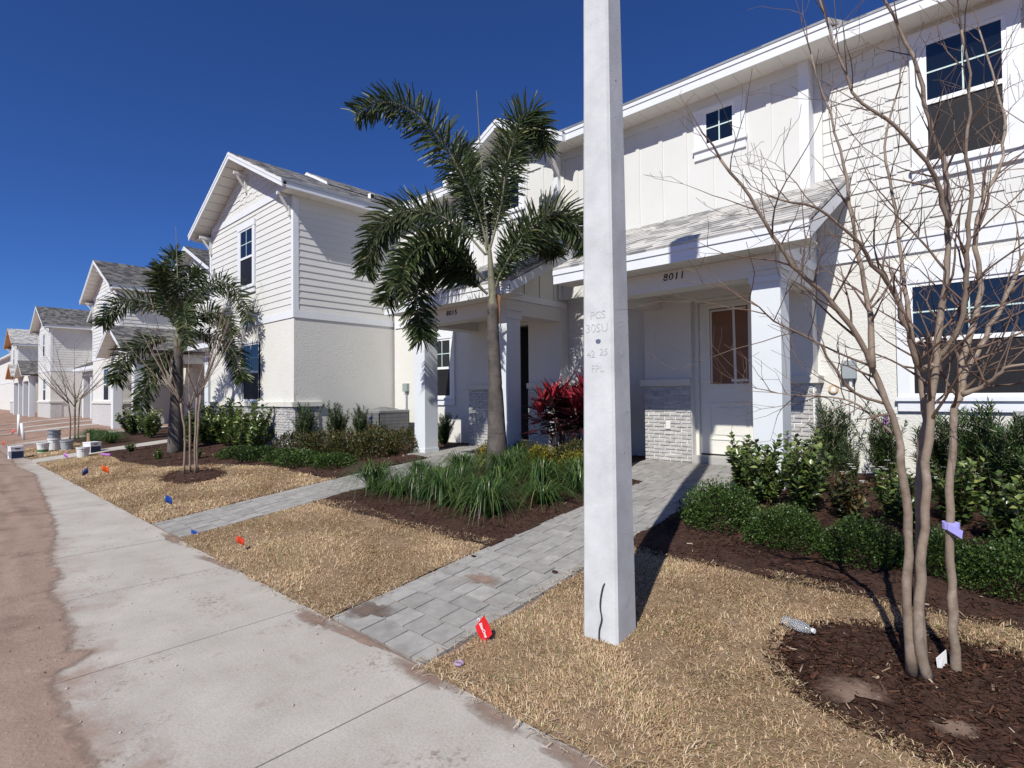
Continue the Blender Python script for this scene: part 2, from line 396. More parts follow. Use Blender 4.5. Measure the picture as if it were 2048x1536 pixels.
def thing(name, label, cat, loc, group=None):
    o = bpy.data.objects.new(name, None)
    o.empty_display_size = 0.2
    COL.objects.link(o)
    o.location = loc
    ORG[o] = Vector(loc)
    return tag(o, label, cat, group)

def put(name, me, parent=None, loc=None, rot=None, scale=None):
    """Link a mesh; loc is a world position (None: mesh already relative to the parent's origin)."""
    o = bpy.data.objects.new(name, me)
    COL.objects.link(o)
    base = ORG[parent] if parent is not None else Vector((0, 0, 0))
    if parent is not None:
        o.parent = parent
    if loc is not None:
        o.location = Vector(loc) - base
        ORG[o] = Vector(loc)
    else:
        ORG[o] = base
    if rot is not None: o.rotation_euler = rot
    if scale is not None: o.scale = scale
    return o

def mesh_np(name, V, F, mat, smooth=False):
    """V (n,3), F (m,k) arrays -> mesh, fast."""
    me = bpy.data.meshes.new(name)
    V = np.asarray(V, dtype=np.float32)
    F = np.asarray(F, dtype=np.int32)
    k = F.shape[1]
    me.vertices.add(len(V)); me.vertices.foreach_set('co', V.ravel())
    me.loops.add(F.size); me.loops.foreach_set('vertex_index', F.ravel())
    me.polygons.add(len(F))
    me.polygons.foreach_set('loop_start', np.arange(0, F.size, k, dtype=np.int32))
    me.polygons.foreach_set('loop_total', np.full(len(F), k, dtype=np.int32))
    if smooth: me.polygons.foreach_set('use_smooth', np.ones(len(F), dtype=bool))
    me.update(calc_edges=True)
    me.materials.append(mat)
    return me

class MB:
    def __init__(s): s.v = []; s.f = []
    def hull8(s, p):
        """8 points: 4 of the bottom loop, 4 of the top loop in the same order."""
        b = len(s.v); s.v += [tuple(q) for q in p]
        s.f += [(b, b+3, b+2, b+1), (b+4, b+5, b+6, b+7)] + [(b+i, b+(i+1) % 4, b+4+(i+1) % 4, b+4+i) for i in range(4)]
        return s
    def box(s, x0, x1, y0, y1, z0, z1):
        x0, x1 = min(x0, x1), max(x0, x1)
        return s.hull8([(x0, y0, z0), (x1, y0, z0), (x1, y1, z0), (x0, y1, z0), (x0, y0, z1), (x1, y0, z1), (x1, y1, z1), (x0, y1, z1)])
    def prism(s, A, B):
        """Solid between two matching polygons."""
        n = len(A); b = len(s.v); s.v += [tuple(q) for q in A] + [tuple(q) for q in B]
        s.f += [tuple(range(b+n-1, b-1, -1)), tuple(range(b+n, b+2*n))]
        s.f += [(b+i, b+(i+1) % n, b+n+(i+1) % n, b+n+i) for i in range(n)]
        return s
    def xz(s, poly, y0, y1): return s.prism([(x, y0, z) for x, z in poly], [(x, y1, z) for x, z in poly])
    def yz(s, poly, x0, x1): return s.prism([(x0, y, z) for y, z in poly], [(x1, y, z) for y, z in poly])
    def xy(s, poly, z0, z1): return s.prism([(x, y, z0) for x, y in poly], [(x, y, z1) for x, y in poly])
    def tube(s, pts, radii, n=6, cap=True):
        pts = [Vector(p) for p in pts]; b = len(s.v); m_ = len(pts)
        if not hasattr(radii, '__len__'): radii = [radii] * m_
        ref = Vector((0.31, 0.27, 0.91))
        for i, p in enumerate(pts):
            t = (pts[min(i+1, m_-1)] - pts[max(i-1, 0)])
            t = t.normalized() if t.length > 1e-9 else Vector((0, 0, 1))
            r_ = ref if abs(t.dot(ref)) < 0.9 else Vector((1, 0, 0))
            a = t.cross(r_).normalized(); c = t.cross(a)
            for k in range(n):
                q = 2 * math.pi * k / n
                s.v.append(tuple(p + (a * math.cos(q) + c * math.sin(q)) * radii[i]))
        for i in range(m_-1):
            for k in range(n):
                s.f.append((b+i*n+k, b+i*n+(k+1) % n, b+(i+1)*n+(k+1) % n, b+(i+1)*n+k))
        if cap:
            s.f.append(tuple(b+k for k in range(n-1, -1, -1)))
            s.f.append(tuple(b+(m_-1)*n+k for k in range(n)))
        return s
    def lathe(s, prof, c, n=20):
        b = len(s.v); m_ = len(prof)
        for r_, z in prof:
            for k in range(n):
                q = 2 * math.pi * k / n
                s.v.append((c[0] + r_*math.cos(q), c[1] + r_*math.sin(q), c[2] + z))
        for i in range(m_-1):
            for k in range(n):
                s.f.append((b+i*n+k, b+i*n+(k+1) % n, b+(i+1)*n+(k+1) % n, b+(i+1)*n+k))
        s.f.append(tuple(b+k for k in range(n-1, -1, -1)))
        s.f.append(tuple(b+(m_-1)*n+k for k in range(n)))
        return s
    def build(s, name, mat, parent=None, smooth=False, bevel=0.0, kind=None):
        me = bpy.data.meshes.new(name)
        o0 = ORG[parent] if parent is not None else Vector((0, 0, 0))
        me.from_pydata([(a - o0.x, b - o0.y, c - o0.z) for a, b, c in s.v], [], s.f)
        me.update()
        import bmesh
        bm = bmesh.new(); bm.from_mesh(me)
        bmesh.ops.recalc_face_normals(bm, faces=bm.faces)
        bm.to_mesh(me); bm.free()
        me.materials.append(MT[mat])
        if smooth:
            me.polygons.foreach_set('use_smooth', [True] * len(me.polygons))
        o = put(name, me, parent)
        if bevel > 0:
            bv = o.modifiers.new('bevel', 'BEVEL'); bv.width = bevel; bv.segments = 2; bv.limit_method = 'ANGLE'
        if kind: o['kind'] = kind
        return o

def B(name, mat, parent, x0, x1, y0, y1, z0, z1, bevel=0.0):
    return MB().box(x0, x1, y0, y1, z0, z1).build(name, mat, parent, bevel=bevel)

def text_mesh(body, size, mat, extrude=0.003, shear=0.0, offset=0.0, align='CENTER'):
    cu = bpy.data.curves.new('lettering', 'FONT')
    cu.body = body; cu.size = size; cu.extrude = extrude; cu.shear = shear; cu.offset = offset
    cu.align_x = align; cu.align_y = 'CENTER'; cu.resolution_u = 3
    o = bpy.data.objects.new('lettering', cu); COL.objects.link(o)
    dg = bpy.context.evaluated_depsgraph_get()
    me = bpy.data.meshes.new_from_object(o.evaluated_get(dg))
    bpy.data.objects.remove(o)
    me.materials.clear(); me.materials.append(MT[mat])
    return me

TY = [-1e4, 2, 2.3, 3.6, 5, 5.8, 6.8, 8.3, 1e4]
TZ = [0, 0, .03, .17, .31, .37, .445, .48, .48]
def gz(y): return float(np.interp(y, TY, TZ))
gzn = lambda y: np.interp(y, TY, TZ)
ORD = ['first', 'second', 'third', 'fourth', 'fifth', 'sixth', 'seventh', 'eighth', 'ninth', 'tenth', 'eleventh', 'twelfth']

# ------------------------------------------------------------------ the ground, sidewalk and walkways
ys = [-900, -3, 2, 2.3, 2.95, 3.6, 4.3, 5, 5.8, 6.8, 8.3, 900]
gv = [(x, y, gz(y)) for y in ys for x in (-900, 900)]
gf = [(2*i, 2*i+1, 2*i+3, 2*i+2) for i in range(len(ys)-1)]
g = put('ground', mesh_np('ground', gv, gf, MT['dirt'])); tag(g, kind='structure')

SW0, SW1 = 0.475, 2.0
sw = MB().box(-60, 8, SW0+0.01, SW1-0.01, -0.06, 0.004).build('sidewalk', 'paver_bed'); tag(sw, kind='structure')
xj = [-2.42 + 1.54*i for i in range(-26, 7)]
me_slab = MB().box(-0.766, 0.766, SW0, SW1, -0.05, 0.0).build('slab', 'slab')
slab_mesh = me_slab.data; bpy.data.objects.remove(me_slab)
for i, x in enumerate(xj[:-1]):
    o = put('slab', slab_mesh, sw, (x + 0.77, 0, 0.014 + random.uniform(-.0015, .0015)))

# dried mud lying over the road side of the walk, thin at its ragged edge
edge_pts = [(-60, 1.75), (-20, 1.7), (-17.3, 1.57), (-15.2, 1.68), (-12.6, 1.46), (-10.76, 1.32), (-8.78, 1.15), (-8.3, 1.09), (-7.5, .96), (-7.05, .88), (-6.7, .87), (-6.41, .89), (-5.96, .76), (-5.77, .71),
            (-5.43, .76), (-5.19, .74), (-4.79, .71), (-4.62, .68), (-4.40, .62), (-4.33, .70), (-4.27, .76), (-4.20, .66), (-4.08, .53), (-3.9, .50), (6, .50)]
xs = np.concatenate([np.arange(-60, -12, 0.4), np.arange(-12, -2.0, 0.04), np.arange(-2.0, 6.0, 0.5)])
ed = np.interp(xs, [p[0] for p in edge_pts], [p[1] for p in edge_pts])
nv = 40; V = []; F = []; DS = []
over = np.where(xs < -3.95, .10, .05)
tt = np.concatenate([np.linspace(-6, -.6, 14), np.linspace(-.5, 0, 26)])
for i, x in enumerate(xs):
    for j, t in enumerate(tt):
        y = ed[i] + t + over[i]*max(0, 1 + t*2)
        d = ed[i] - y
        bump = 0.008*min(1, max(d, 0)/0.6)*(1 + math.sin(x*9+y*13)*math.sin(x*4.3-y*17)) + rng.uniform(0, .003)*min(1, max(d, 0)/0.15) + .007*min(1, max(d-.06, 0)/.3)*(1 + math.sin(y*21 + .5*math.sin(x*.9)))*(.6 + .4*math.sin(x*1.7))
        V.append((x, y, 0.0175 + bump)); DS.append(d if over[i] > 0 else d + .3)
for i in range(len(xs)-1):
    for j in range(nv-1):
        a = i*nv + j; F.append((a, a+nv, a+nv+1, a+1))
mud_me = mesh_np('mud', V, F, MT['mud_sheet'], True)
at_ = mud_me.attributes.new('dist', 'FLOAT', 'POINT'); at_.data.foreach_set('value', np.array(DS, dtype=np.float32))
mud = put('dirt_road_shoulder', mud_me); tag(mud, kind='structure')

# patches of soil washed onto the walk along the turf
def patch(cx, cy, rx, ry, z, mat, name='soil_patch', n=72, rot=0.0):
    V = [(cx, cy, z(cy) + .0035)]; F = []
    ca, sa = math.cos(rot), math.sin(rot)
    for k in range(n):
        q = 2*math.pi*k/n
        r_ = 1 + 0.28*math.sin(3*q+cx*5) + 0.18*math.sin(7*q+cy*9) + random.uniform(-.07, .07) + .06*math.sin(17*q)
        dx, dy = rx*r_*math.cos(q), ry*r_*math.sin(q)
        x, y = cx + dx*ca - dy*sa, cy + dx*sa + dy*ca
        V.append((x, y, z(y) + .0015)); F.append((0, 1+k, 1+(k+1) % n))
    return put(name, mesh_np(name, V, F, MT[mat]))
flat = lambda y: 0.0155
for (x, y, rx, ry) in [(-3.72, 1.94, .34, .10), (-3.2, 1.98, .7, .06), (-2.5, 1.95, .4, .09), (-1.95, 1.94, .3, .10), (-1.35, 1.95, .4, .09), (-7.05, 1.96, .55, .08), (-5.6, 1.97, .8, .05)]:
    tag(patch(x, y, rx, ry, flat, 'dust', rot=random.uniform(-.2, .2)), kind='structure')

# pebbles and clods on the mud
def lumps(n, fn, smin, smax, mat, name):
    V = []; F = []
    ico = np.array([(1, 0, 0), (-1, 0, 0), (0, 1, 0), (0, -1, 0), (0, 0, 1), (0, 0, -1)], float)
    tri = [(0, 2, 4), (2, 1, 4), (1, 3, 4), (3, 0, 4), (2, 0, 5), (1, 2, 5), (3, 1, 5), (0, 3, 5)]
    for i in range(n):
        x, y, z = fn(); s_ = smin + (smax - smin)*random.random()**3
        b = len(V)
        for q in ico*np.array([s_*random.uniform(.7, 1.3), s_*random.uniform(.7, 1.3), s_*random.uniform(.35, .7)]) + rng.normal(0, s_*.12, (6, 3)):
            V.append((x+q[0], y+q[1], z+q[2]))
        F += [(a+b, c+b, d+b) for a, c, d in tri]
    o = put(name, mesh_np(name, V, F, MT[mat])); tag(o, kind='stuff'); return o
def on_mud():
    x = -3.0 - abs(random.gauss(0, 3.0)); y = np.interp(x, [p[0] for p in edge_pts], [p[1] for p in edge_pts]) - 0.03 - abs(random.gauss(0, .45))
    return x, y, 0.024
tag(lumps(700, on_mud, .0015, .006, 'clod', 'pebbles'), 'pale grit and pebbles scattered over the red brown mud', 'pebbles')
tag(lumps(40, on_mud, .006, .015, 'mud', 'clods'), 'small dark clods of dried mud beside the sidewalk', 'clods')
def on_walk():
    return random.uniform(-9, -1.2), random.uniform(.55, 1.97), 0.0165
tag(lumps(260, on_walk, .002, .010, 'clod', 'grit'), 'grit and crumbs scattered over the concrete sidewalk', 'grit')

# paved walkways: every paver a block of its own, unevenly toned and slightly tilted
pav = MB().hull8([(-.5, -.5, -.04), (.5, -.5, -.04), (.5, .5, -.04), (-.5, .5, -.04), (-.485, -.485, 0), (.485, -.485, 0), (.485, .485, 0), (-.485, .485, 0)]).build('paver', 'paver')
pav_mesh = pav.data; bpy.data.objects.remove(pav)
def paved(name, regions, maxn, fine_to):
    """regions: rectangles (x0, x1, y0, y1) laid in courses across the path."""
    bed = MB()
    for x0, x1, y0, y1 in regions:
        yy = [y0] + [t for t in TY[1:-1] if y0 < t < y1] + [y1]
        for a, b in zip(yy[:-1], yy[1:]):
            bed.hull8([(x0, a, gz(a)-.08), (x1, a, gz(a)-.08), (x1, b, gz(b)-.08), (x0, b, gz(b)-.08), (x0, a, gz(a)+.003), (x1, a, gz(a)+.003), (x1, b, gz(b)+.003), (x0, b, gz(b)+.003)])
    root = tag(bed.build(name, 'paver_bed'), kind='structure')
    cells = []
    for x0, x1, y0, y1 in regions:
        y = y0; row = 0
        while y < y1 - .05:
            d = min(random.choice((.145, .205, .205)), y1 - y)
            x = x0 + (0 if row % 2 else -.07)
            while x < x1 - .03:
                w = random.choice((.145, .205, .205, .28))
                if d < .16: w = random.choice((.205, .28))
                a, b = max(x, x0), min(x + w, x1)
                if b - a > .045: cells.append((a, b, y, y + d))
                x += w
            y += d; row += 1
    cells.sort(key=lambda c: (c[0]+c[1])**2/4 + (c[2]+c[3])**2/4)
    rest = MB()
    for i, (a, b, c, d) in enumerate(cells):
        cx, cy = (a+b)/2, (c+d)/2; sl_ = (gz(d) - gz(c))/(d - c)
        z = gz(cy) + .022 + random.uniform(-.002, .002)
        if i < maxn:
            put('paver', pav_mesh, root, (cx, cy, z), (math.atan(sl_) + random.gauss(0, .006), random.gauss(0, .006), 0), (b-a-.005, d-c-.005, 1))
        else:
            rest.hull8([(a+.003, c+.003, gz(c)), (b-.003, c+.003, gz(c)), (b-.003, d-.003, gz(d)), (a+.003, d-.003, gz(d)), (a+.004, c+.004, gz(c)+.022), (b-.004, c+.004, gz(c)+.022), (b-.004, d-.004, gz(d)+.022), (a+.004, d-.004, gz(d)+.022)])
    if rest.v: rest.build('far_pavers', 'paver', root, kind='stuff')
    return root
paved('walkway_to_8011', [(-3.62, -2.58, 2.02, 6.55), (-4.5, -2.3, 6.55, 8.29)], 300, 6)
paved('walkway_to_8015', [(-8.0, -6.95, 2.02, 6.55), (-8.87, -6.6, 6.55, 8.29)], 300, 6)
for nm, x0, x1, y1 in (('concrete_path', -18.9, -17.9, 8.2), ('concrete_path', -25.6, -24.6, 8.2), ('concrete_path', -33.0, -31.8, 8.2), ('concrete_path', -37.2, -36.2, 8.2), ('concrete_path', -43, -42, 8.2)):
    mb = MB(); yy = [2.0] + [t for t in TY[2:-1] if t < y1]
    for a, b in zip(yy[:-1], yy[1:]):
        mb.hull8([(x0, a, gz(a)-.05), (x1, a, gz(a)-.05), (x1, b, gz(b)-.05), (x0, b, gz(b)-.05), (x0, a, gz(a)+.03), (x1, a, gz(a)+.03), (x1, b, gz(b)+.03), (x0, b, gz(b)+.03)])
    tag(mb.build(nm, 'slab'), kind='structure')
pt = patch(-3.12, 3.05, .26, .11, lambda y: gz(y)+.027, 'dust', rot=.3); tag(pt, kind='structure')
pt = patch(-3.48, 2.22, .30, .12, lambda y: gz(y)+.027, 'dust_dark', rot=.5); tag(pt, kind='structure')

# ------------------------------------------------------------------ lawn and mulch
def ring_near(x, y): return ((x + .25)/.74)**2 + ((y - 3.38)/.50)**2 + .06*np.sin(9*x+2*y) < 1
def ring_far(x, y): return ((x + 11.1)/.85)**2 + ((y - 3.42)/.42)**2 < 1
def lawn_right(x, y):
    return (x > -2.55 + .03*np.sin(y*9)) & (x < 4.5) & (y > 2.0 + .02*np.sin(x*11)) & (y < 4.28 + .04*np.sin(x*4)) & ~ring_near(x, y)
def lawn_mid(x, y):
    return (x > -6.93) & (x < -3.64 + .03*np.sin(y*8)) & (y > 2.0 + .025*np.sin(x*8)) & (y < np.interp(x, [-6.9, -6.3, -5.2, -4.4, -3.6], [3.75, 3.85, 3.70, 3.74, 3.75]))
def lawn_left(x, y):
    return (x > -17.85) & (x < -8.02) & (y > 2.0 + .02*np.sin(x*6)) & (y < np.interp(x, [-17.8, -16.4, -15.2, -13, -11.8, -10.2, -8.3, -8.0], [3.3, 3.3, 3.17, 3.45, 4.2, 4.6, 4.45, 4.6])) & ~ring_far(x, y)
def lawn_far(x, y):
    return (x > -22.6) & (x < -18.95) & (y > 2.0) & (y < 3.5)
def bed_right(x, y): return (x > -2.60) & (x < 4.5) & (y > 4.22) & (y < 8.6) & ~((x < -2.28) & (y > 6.5))
def bed_mid(x, y): return (x > -6.95) & (x < -3.60) & (y > 3.62) & (y < 8.6) & ~((x > -4.5) & (y > 6.53)) & ~((x < -6.6) & (y > 6.53))
def bed_left(x, y): return (x > -17.9) & (x < -8.0) & (y > 2.9) & (y < 8.6) & ~lawn_left(x, y) & ~((x > -8.87) & (y > 6.53)) & (y > np.interp(x, [-17.8, -16.4, -15.2, -13, -11.8, -10.2, -8.3, -8.0], [3.2, 3.2, 3.07, 3.35, 4.1, 4.5, 4.35, 4.5]))
def bed_far(x, y): return (x > -24.5) & (x < -18.95) & (y > 3.4) & (y < 8.2)

def sheet(name, fn, box, step, lift, noise, mat):
    x = np.arange(box[0], box[1], step); y = np.arange(box[2], box[3], step)
    X, Y = np.meshgrid(x, y, indexing='ij')
    Z = gzn(Y) + lift + noise*rng.random(X.shape) + noise*.8*np.sin(X*5.1+Y*3)*np.sin(Y*6.3-X*2)
    ok = fn(X[:-1, :-1] + step/2, Y[:-1, :-1] + step/2)
    idx = np.arange(X.size).reshape(X.shape)
    F = np.stack([idx[:-1, :-1], idx[1:, :-1], idx[1:, 1:], idx[:-1, 1:]], -1)[ok]
    used, inv = np.unique(F, return_inverse=True)
    Vv = np.stack([X.ravel(), Y.ravel(), Z.ravel()], -1)[used]
    return put(name, mesh_np(name, Vv, inv.reshape(F.shape), MT[mat], True))
for nm, fn, bx_, st in (('right_lawn', lawn_right, (-2.6, 4.5, 2, 4.35), .05), ('middle_lawn', lawn_mid, (-6.95, -3.6, 2, 3.95), .06), ('left_lawn', lawn_left, (-17.9, -8, 2, 4.7), .1), ('far_lawn', lawn_far, (-22.6, -18.9, 2, 3.6), .15)):
    tag(sheet(nm, fn, bx_, st, .012, .008, 'thatch'), kind='structure')
for nm, fn, bx_, st in (('right_mulch_bed', bed_right, (-2.6, 4.5, 4.2, 8.6), .05), ('middle_mulch_bed', bed_mid, (-6.95, -3.58, 3.6, 8.6), .06), ('left_mulch_bed', bed_left, (-17.9, -8, 2.9, 8.6), .1), ('far_mulch_bed', bed_far, (-24.5, -18.9, 3.4, 8.2), .2)):
    tag(sheet(nm, fn, bx_, st, .016, .016, 'mulch_bed'), kind='structure')
def mound(name, cx, cy, rx, ry, h, mat, seed):
    n, m_ = 14, 40; V = []; F = []
    for i in range(n+1):
        t = i/n
        for k in range(m_):
            q = 2*math.pi*k/m_; r_ = t*(1 + .07*math.sin(3*q+seed) + .04*math.sin(8*q))
            x, y = cx + rx*r_*math.cos(q), cy + ry*r_*math.sin(q)
            V.append((x, y, gz(y) + .012 + h*(1-t*t) + random.uniform(0, .012)*(1 if t < .98 else 0)))
    for i in range(n):
        for k in range(m_):
            F.append((i*m_+k, (i+1)*m_+k, (i+1)*m_+(k+1) % m_, i*m_+(k+1) % m_))
    return put(name, mesh_np(name, V, F, MT[mat], True))
tag(mound('mulch_mound', -.25, 3.38, .78, .54, .025, 'mulch_bed', 1), kind='structure')
tag(mound('mulch_mound', -11.1, 3.42, .9, .46, .05, 'mulch_bed', 4), kind='structure')
tag(patch(-.62, 3.08, .21, .12, lambda y: gz(y)+.042, 'dust_ring', rot=.7), kind='structure')
tag(patch(-.2, 3.02, .12, .06, lambda y: gz(y)+.042, 'dust_ring', rot=.6), kind='structure')

def blades(name, fn, box, density, lmin, lmax, wid, label, lift=.008):
    area = (box[1]-box[0])*(box[3]-box[2]); n = int(area*density)
    x = rng.uniform(box[0], box[1], n); y = rng.uniform(box[2], box[3], n)
    clump = .55 + .45*np.sin(x*7.3+np.sin(y*5))*np.sin(y*8.1+np.sin(x*4))      # tufts
    k = fn(x, y) & (rng.random(n) < .45 + .55*clump)
    x, y = x[k], y[k]; n = len(x)
    az = rng.uniform(0, 2*np.pi, n)
    az = np.where(rng.random(n) < .45, az, np.sin(x*2.1)*2.0 + np.cos(y*2.7)*2.0 + rng.normal(0, .7, n))
    L = rng.uniform(lmin, lmax, n)*(.75 + .5*clump[k]); lean = rng.uniform(.6, 1.75, n)
    dx, dy = np.cos(az), np.sin(az); px, py = -dy, dx; w = wid*rng.uniform(.6, 1.3, n)
    z0 = gzn(y) + lift
    h1 = L*.55*np.cos(lean*.7); r1 = L*.55*np.sin(lean*.7)
    h2 = h1 + L*.45*np.cos(np.minimum(lean*1.5, 1.9)); r2 = r1 + L*.45*np.sin(np.minimum(lean*1.5, 1.9))
    P = lambda r_, h, s_: np.stack([x+dx*r_+px*w*s_, y+dy*r_+py*w*s_, z0+h], -1)
    V = np.concatenate([P(0, 0, -.5), P(0, 0, .5), P(r1, h1, .45), P(r1, h1, -.45), P(r2, np.maximum(h2, .004), 0)])
    i = np.arange(n)
    F = np.concatenate([np.stack([i, i+n, i+2*n], -1), np.stack([i, i+2*n, i+3*n], -1), np.stack([i+3*n, i+2*n, i+4*n], -1)])
    o = put(name, mesh_np(name, V, F, MT['grass']))
    return tag(o, label, 'grass', kind='stuff')
blades('turf', lawn_right, (-2.6, 1.6, 1.98, 4.4), 19000, .022, .055, .0040, 'straw coloured dormant turf around the concrete pole')
blades('turf', lawn_mid, (-6.95, -3.58, 1.98, 3.95), 12000, .024, .055, .0048, 'straw coloured dormant turf between the two paver walkways')
blades('turf', lawn_left, (-17.9, -8, 1.98, 4.7), 3800, .035, .065, .0085, 'straw coloured dormant turf left of the farther paver walkway')
blades('turf', lawn_far, (-22.6, -18.9, 1.98, 3.6), 1600, .04, .07, .013, 'far strip of straw coloured turf behind the buckets')

def straw(name, fn, box, density, lmin, lmax, wid, label):
    n = int((box[1]-box[0])*(box[3]-box[2])*density); x = rng.uniform(box[0], box[1], n); y = rng.uniform(box[2], box[3], n)
    k = fn(x, y); x, y = x[k], y[k]; n = len(x); az = rng.uniform(0, 2*np.pi, n); L = rng.uniform(lmin, lmax, n); w = wid*rng.uniform(.6, 1.3, n)
    z = gzn(y) + rng.uniform(.018, .045, n); ti = rng.normal(0, .18, n)
    V = []
    for s_, bend in ((-1, 0), (0, 1), (1, 0)):
        cx, cy = x + np.cos(az)*L*.5*s_ - np.sin(az)*L*.12*bend, y + np.sin(az)*L*.5*s_ + np.cos(az)*L*.12*bend
        for q in (-.5, .5): V.append(np.stack([cx - np.sin(az)*w*q, cy + np.cos(az)*w*q, z + ti*L*.5*s_ + .006*bend], -1))
    V = np.concatenate(V); i = np.arange(n)
    F = np.concatenate([np.stack([i, i+n, i+3*n, i+2*n], -1), np.stack([i+2*n, i+3*n, i+5*n, i+4*n], -1)])
    return tag(put(name, mesh_np(name, V, F, MT['straw'])), label, 'straw', kind='stuff')
straw('loose_straw', lawn_right, (-2.6, 1.6, 1.97, 4.4), 110, .03, .08, .0032, 'loose pale straw lying over the turf around the pole')
straw('loose_straw', lawn_mid, (-6.95, -3.58, 1.97, 3.95), 90, .03, .08, .0036, 'loose pale straw lying over the turf between the walkways')
def lawn_rim(x, y): return (((np.abs(y-2.0) < .07) & (x > -7) & (x < 1) & ((x < -3.6) | (x > -2.6))) | ((np.abs(x+3.64) < .07) & (y > 2) & (y < 3.7)) | ((np.abs(x+2.57) < .07) & (y > 2) & (y < 4.2)))
straw('loose_straw', lawn_rim, (-7, 1, 1.9, 4.2), 700, .03, .08, .0036, 'ragged straw fringe along the edges of the turf')

def chips(name, fn, box, density, smin, smax, label, lift=.03, zf=None):
    n = int((box[1]-box[0])*(box[3]-box[2])*density)
    x = rng.uniform(box[0], box[1], n); y = rng.uniform(box[2], box[3], n)
    k = fn(x, y); x, y = x[k], y[k]; n = len(x)
    az = rng.uniform(0, np.pi, n); L = smin + (smax-smin)*rng.random(n)**2; w = L*rng.uniform(.06, .2, n)
    dx, dy = np.cos(az)*L/2, np.sin(az)*L/2; px, py = -np.sin(az)*w/2, np.cos(az)*w/2
    z = gzn(y) + lift*rng.random(n) + .008 if zf is None else zf(x, y) + .018*rng.random(n)
    tl = rng.normal(0, .25, n)*L/2; rl = rng.normal(0, .5, n)*w
    V = np.concatenate([np.stack([x-dx-px, y-dy-py, z-tl], -1), np.stack([x+dx-px, y+dy-py, z+tl], -1), np.stack([x+dx+px, y+dy+py, z+tl+rl], -1), np.stack([x-dx+px, y-dy+py, z-tl+rl], -1)])
    i = np.arange(n); F = np.stack([i, i+n, i+2*n, i+3*n], -1)
    o = put(name, mesh_np(name, V, F, MT['chip'])); return tag(o, label, 'mulch', kind='stuff')
def zmound(x, y): return gzn(y) + .010 + .025*np.maximum(0, 1 - ((x+.25)/.78)**2 - ((y-3.38)/.54)**2)
chips('bark_chips', lambda x, y: ((x + .25)/.84)**2 + ((y - 3.38)/.60)**2 < 1, (-1.1, .6, 2.7, 4.0), 9000, .012, .062, 'dark bark mulch ringing the bare tree nearest the pole', zf=zmound)
chips('bark_chips', lambda x, y: bed_right(x, y+.05), (-2.64, 2.2, 4.15, 8.4), 4200, .012, .05, 'dark bark mulch in the bed right of the near walkway')
chips('bark_chips', lambda x, y: bed_mid(x, y+.05), (-6.95, -3.55, 3.55, 7.2), 3200, .012, .05, 'dark bark mulch around the tall palm between the walkways')
chips('bark_chips', bed_left, (-17.9, -8, 2.9, 7.0), 600, .03, .09, 'dark bark mulch in the bed before the lap sided house')
chips('bark_chips', lambda x, y: ((x + 11.1)/.95)**2 + ((y - 3.42)/.5)**2 < 1, (-12.2, -10, 2.8, 4), 1100, .03, .09, 'dark bark mulch ringing the bare tree before the lap sided house', lift=.06)

# ------------------------------------------------------------------ house parts
def brick_variants():
    out = []
    for k in range(5):
        r_ = random.Random(k)
        j = lambda a: r_.uniform(-a, a)
        mb = MB()
        p = [(-.5, 0, -.5), (.5, 0, -.5), (.5, 0, .5), (-.5, 0, .5)]
        a = [(x + j(.012), -.2, z + j(.05)) for x, y, z in p]
        b = [(x*.965 + j(.012), -1 + j(.12), z*.86 + j(.05)) for x, y, z in p]
        mb.prism(p, a); mb2 = MB(); mb2.prism(a, b)
        n = len(mb.v); mb.v += mb2.v; mb.f += [tuple(i + n for i in f) for f in mb2.f]
        o = mb.build('brick', 'brick'); out.append(o.data); bpy.data.objects.remove(o)
    return out
BRICK = brick_variants()
BL, BH = .192, .0606

def bricks(parent, u0, u1, z0, z1, place, budget):
    """Running bond; place(u, z) -> (world loc, rot z). budget: [left] bricks as objects, then joined."""
    cells = []
    row = 0; z = z1 - BH/2
    while z > z0 - BH*.4:
        u = u0 - (BL/2 if row % 2 else 0) - .03
        while u < u1 - .01:
            a, b = max(u, u0), min(u + BL, u1)
            if b - a > .03: cells.append((a, b, z))
            u += BL
        z -= BH; row += 1
    rest = []
    for a, b, z in cells:
        loc, rz = place((a+b)/2, z + random.gauss(0, .0015))
        sc_ = (b - a - .011 + random.uniform(-.004, .003), .016 + random.uniform(-.004, .006), BH - .011 + random.uniform(-.006, .003))
        if budget[0] > 0:
            budget[0] -= 1
            put('brick', random.choice(BRICK), parent, loc, (random.gauss(0, .01), random.gauss(0, .012), rz), sc_)
        else: rest.append((loc, rz, sc_))
    if rest:
        V = []; F = []
        bm = BRICK[0]; bv = np.array([v.co[:] for v in bm.vertices]); bf = [tuple(p.vertices) for p in bm.polygons]
        mb = MB()
        for loc, rz, s_ in rest:
            q = bv*np.array(s_); c, s2 = math.cos(rz), math.sin(rz)
            b0 = len(mb.v); mb.v += [(loc[0] + c*p[0] - s2*p[1], loc[1] + s2*p[0] + c*p[1], loc[2] + p[2]) for p in q]
            mb.f += [tuple(i + b0 for i in f) for f in bf]
        mb.build('farther_bricks', 'brick', parent, kind='stuff')

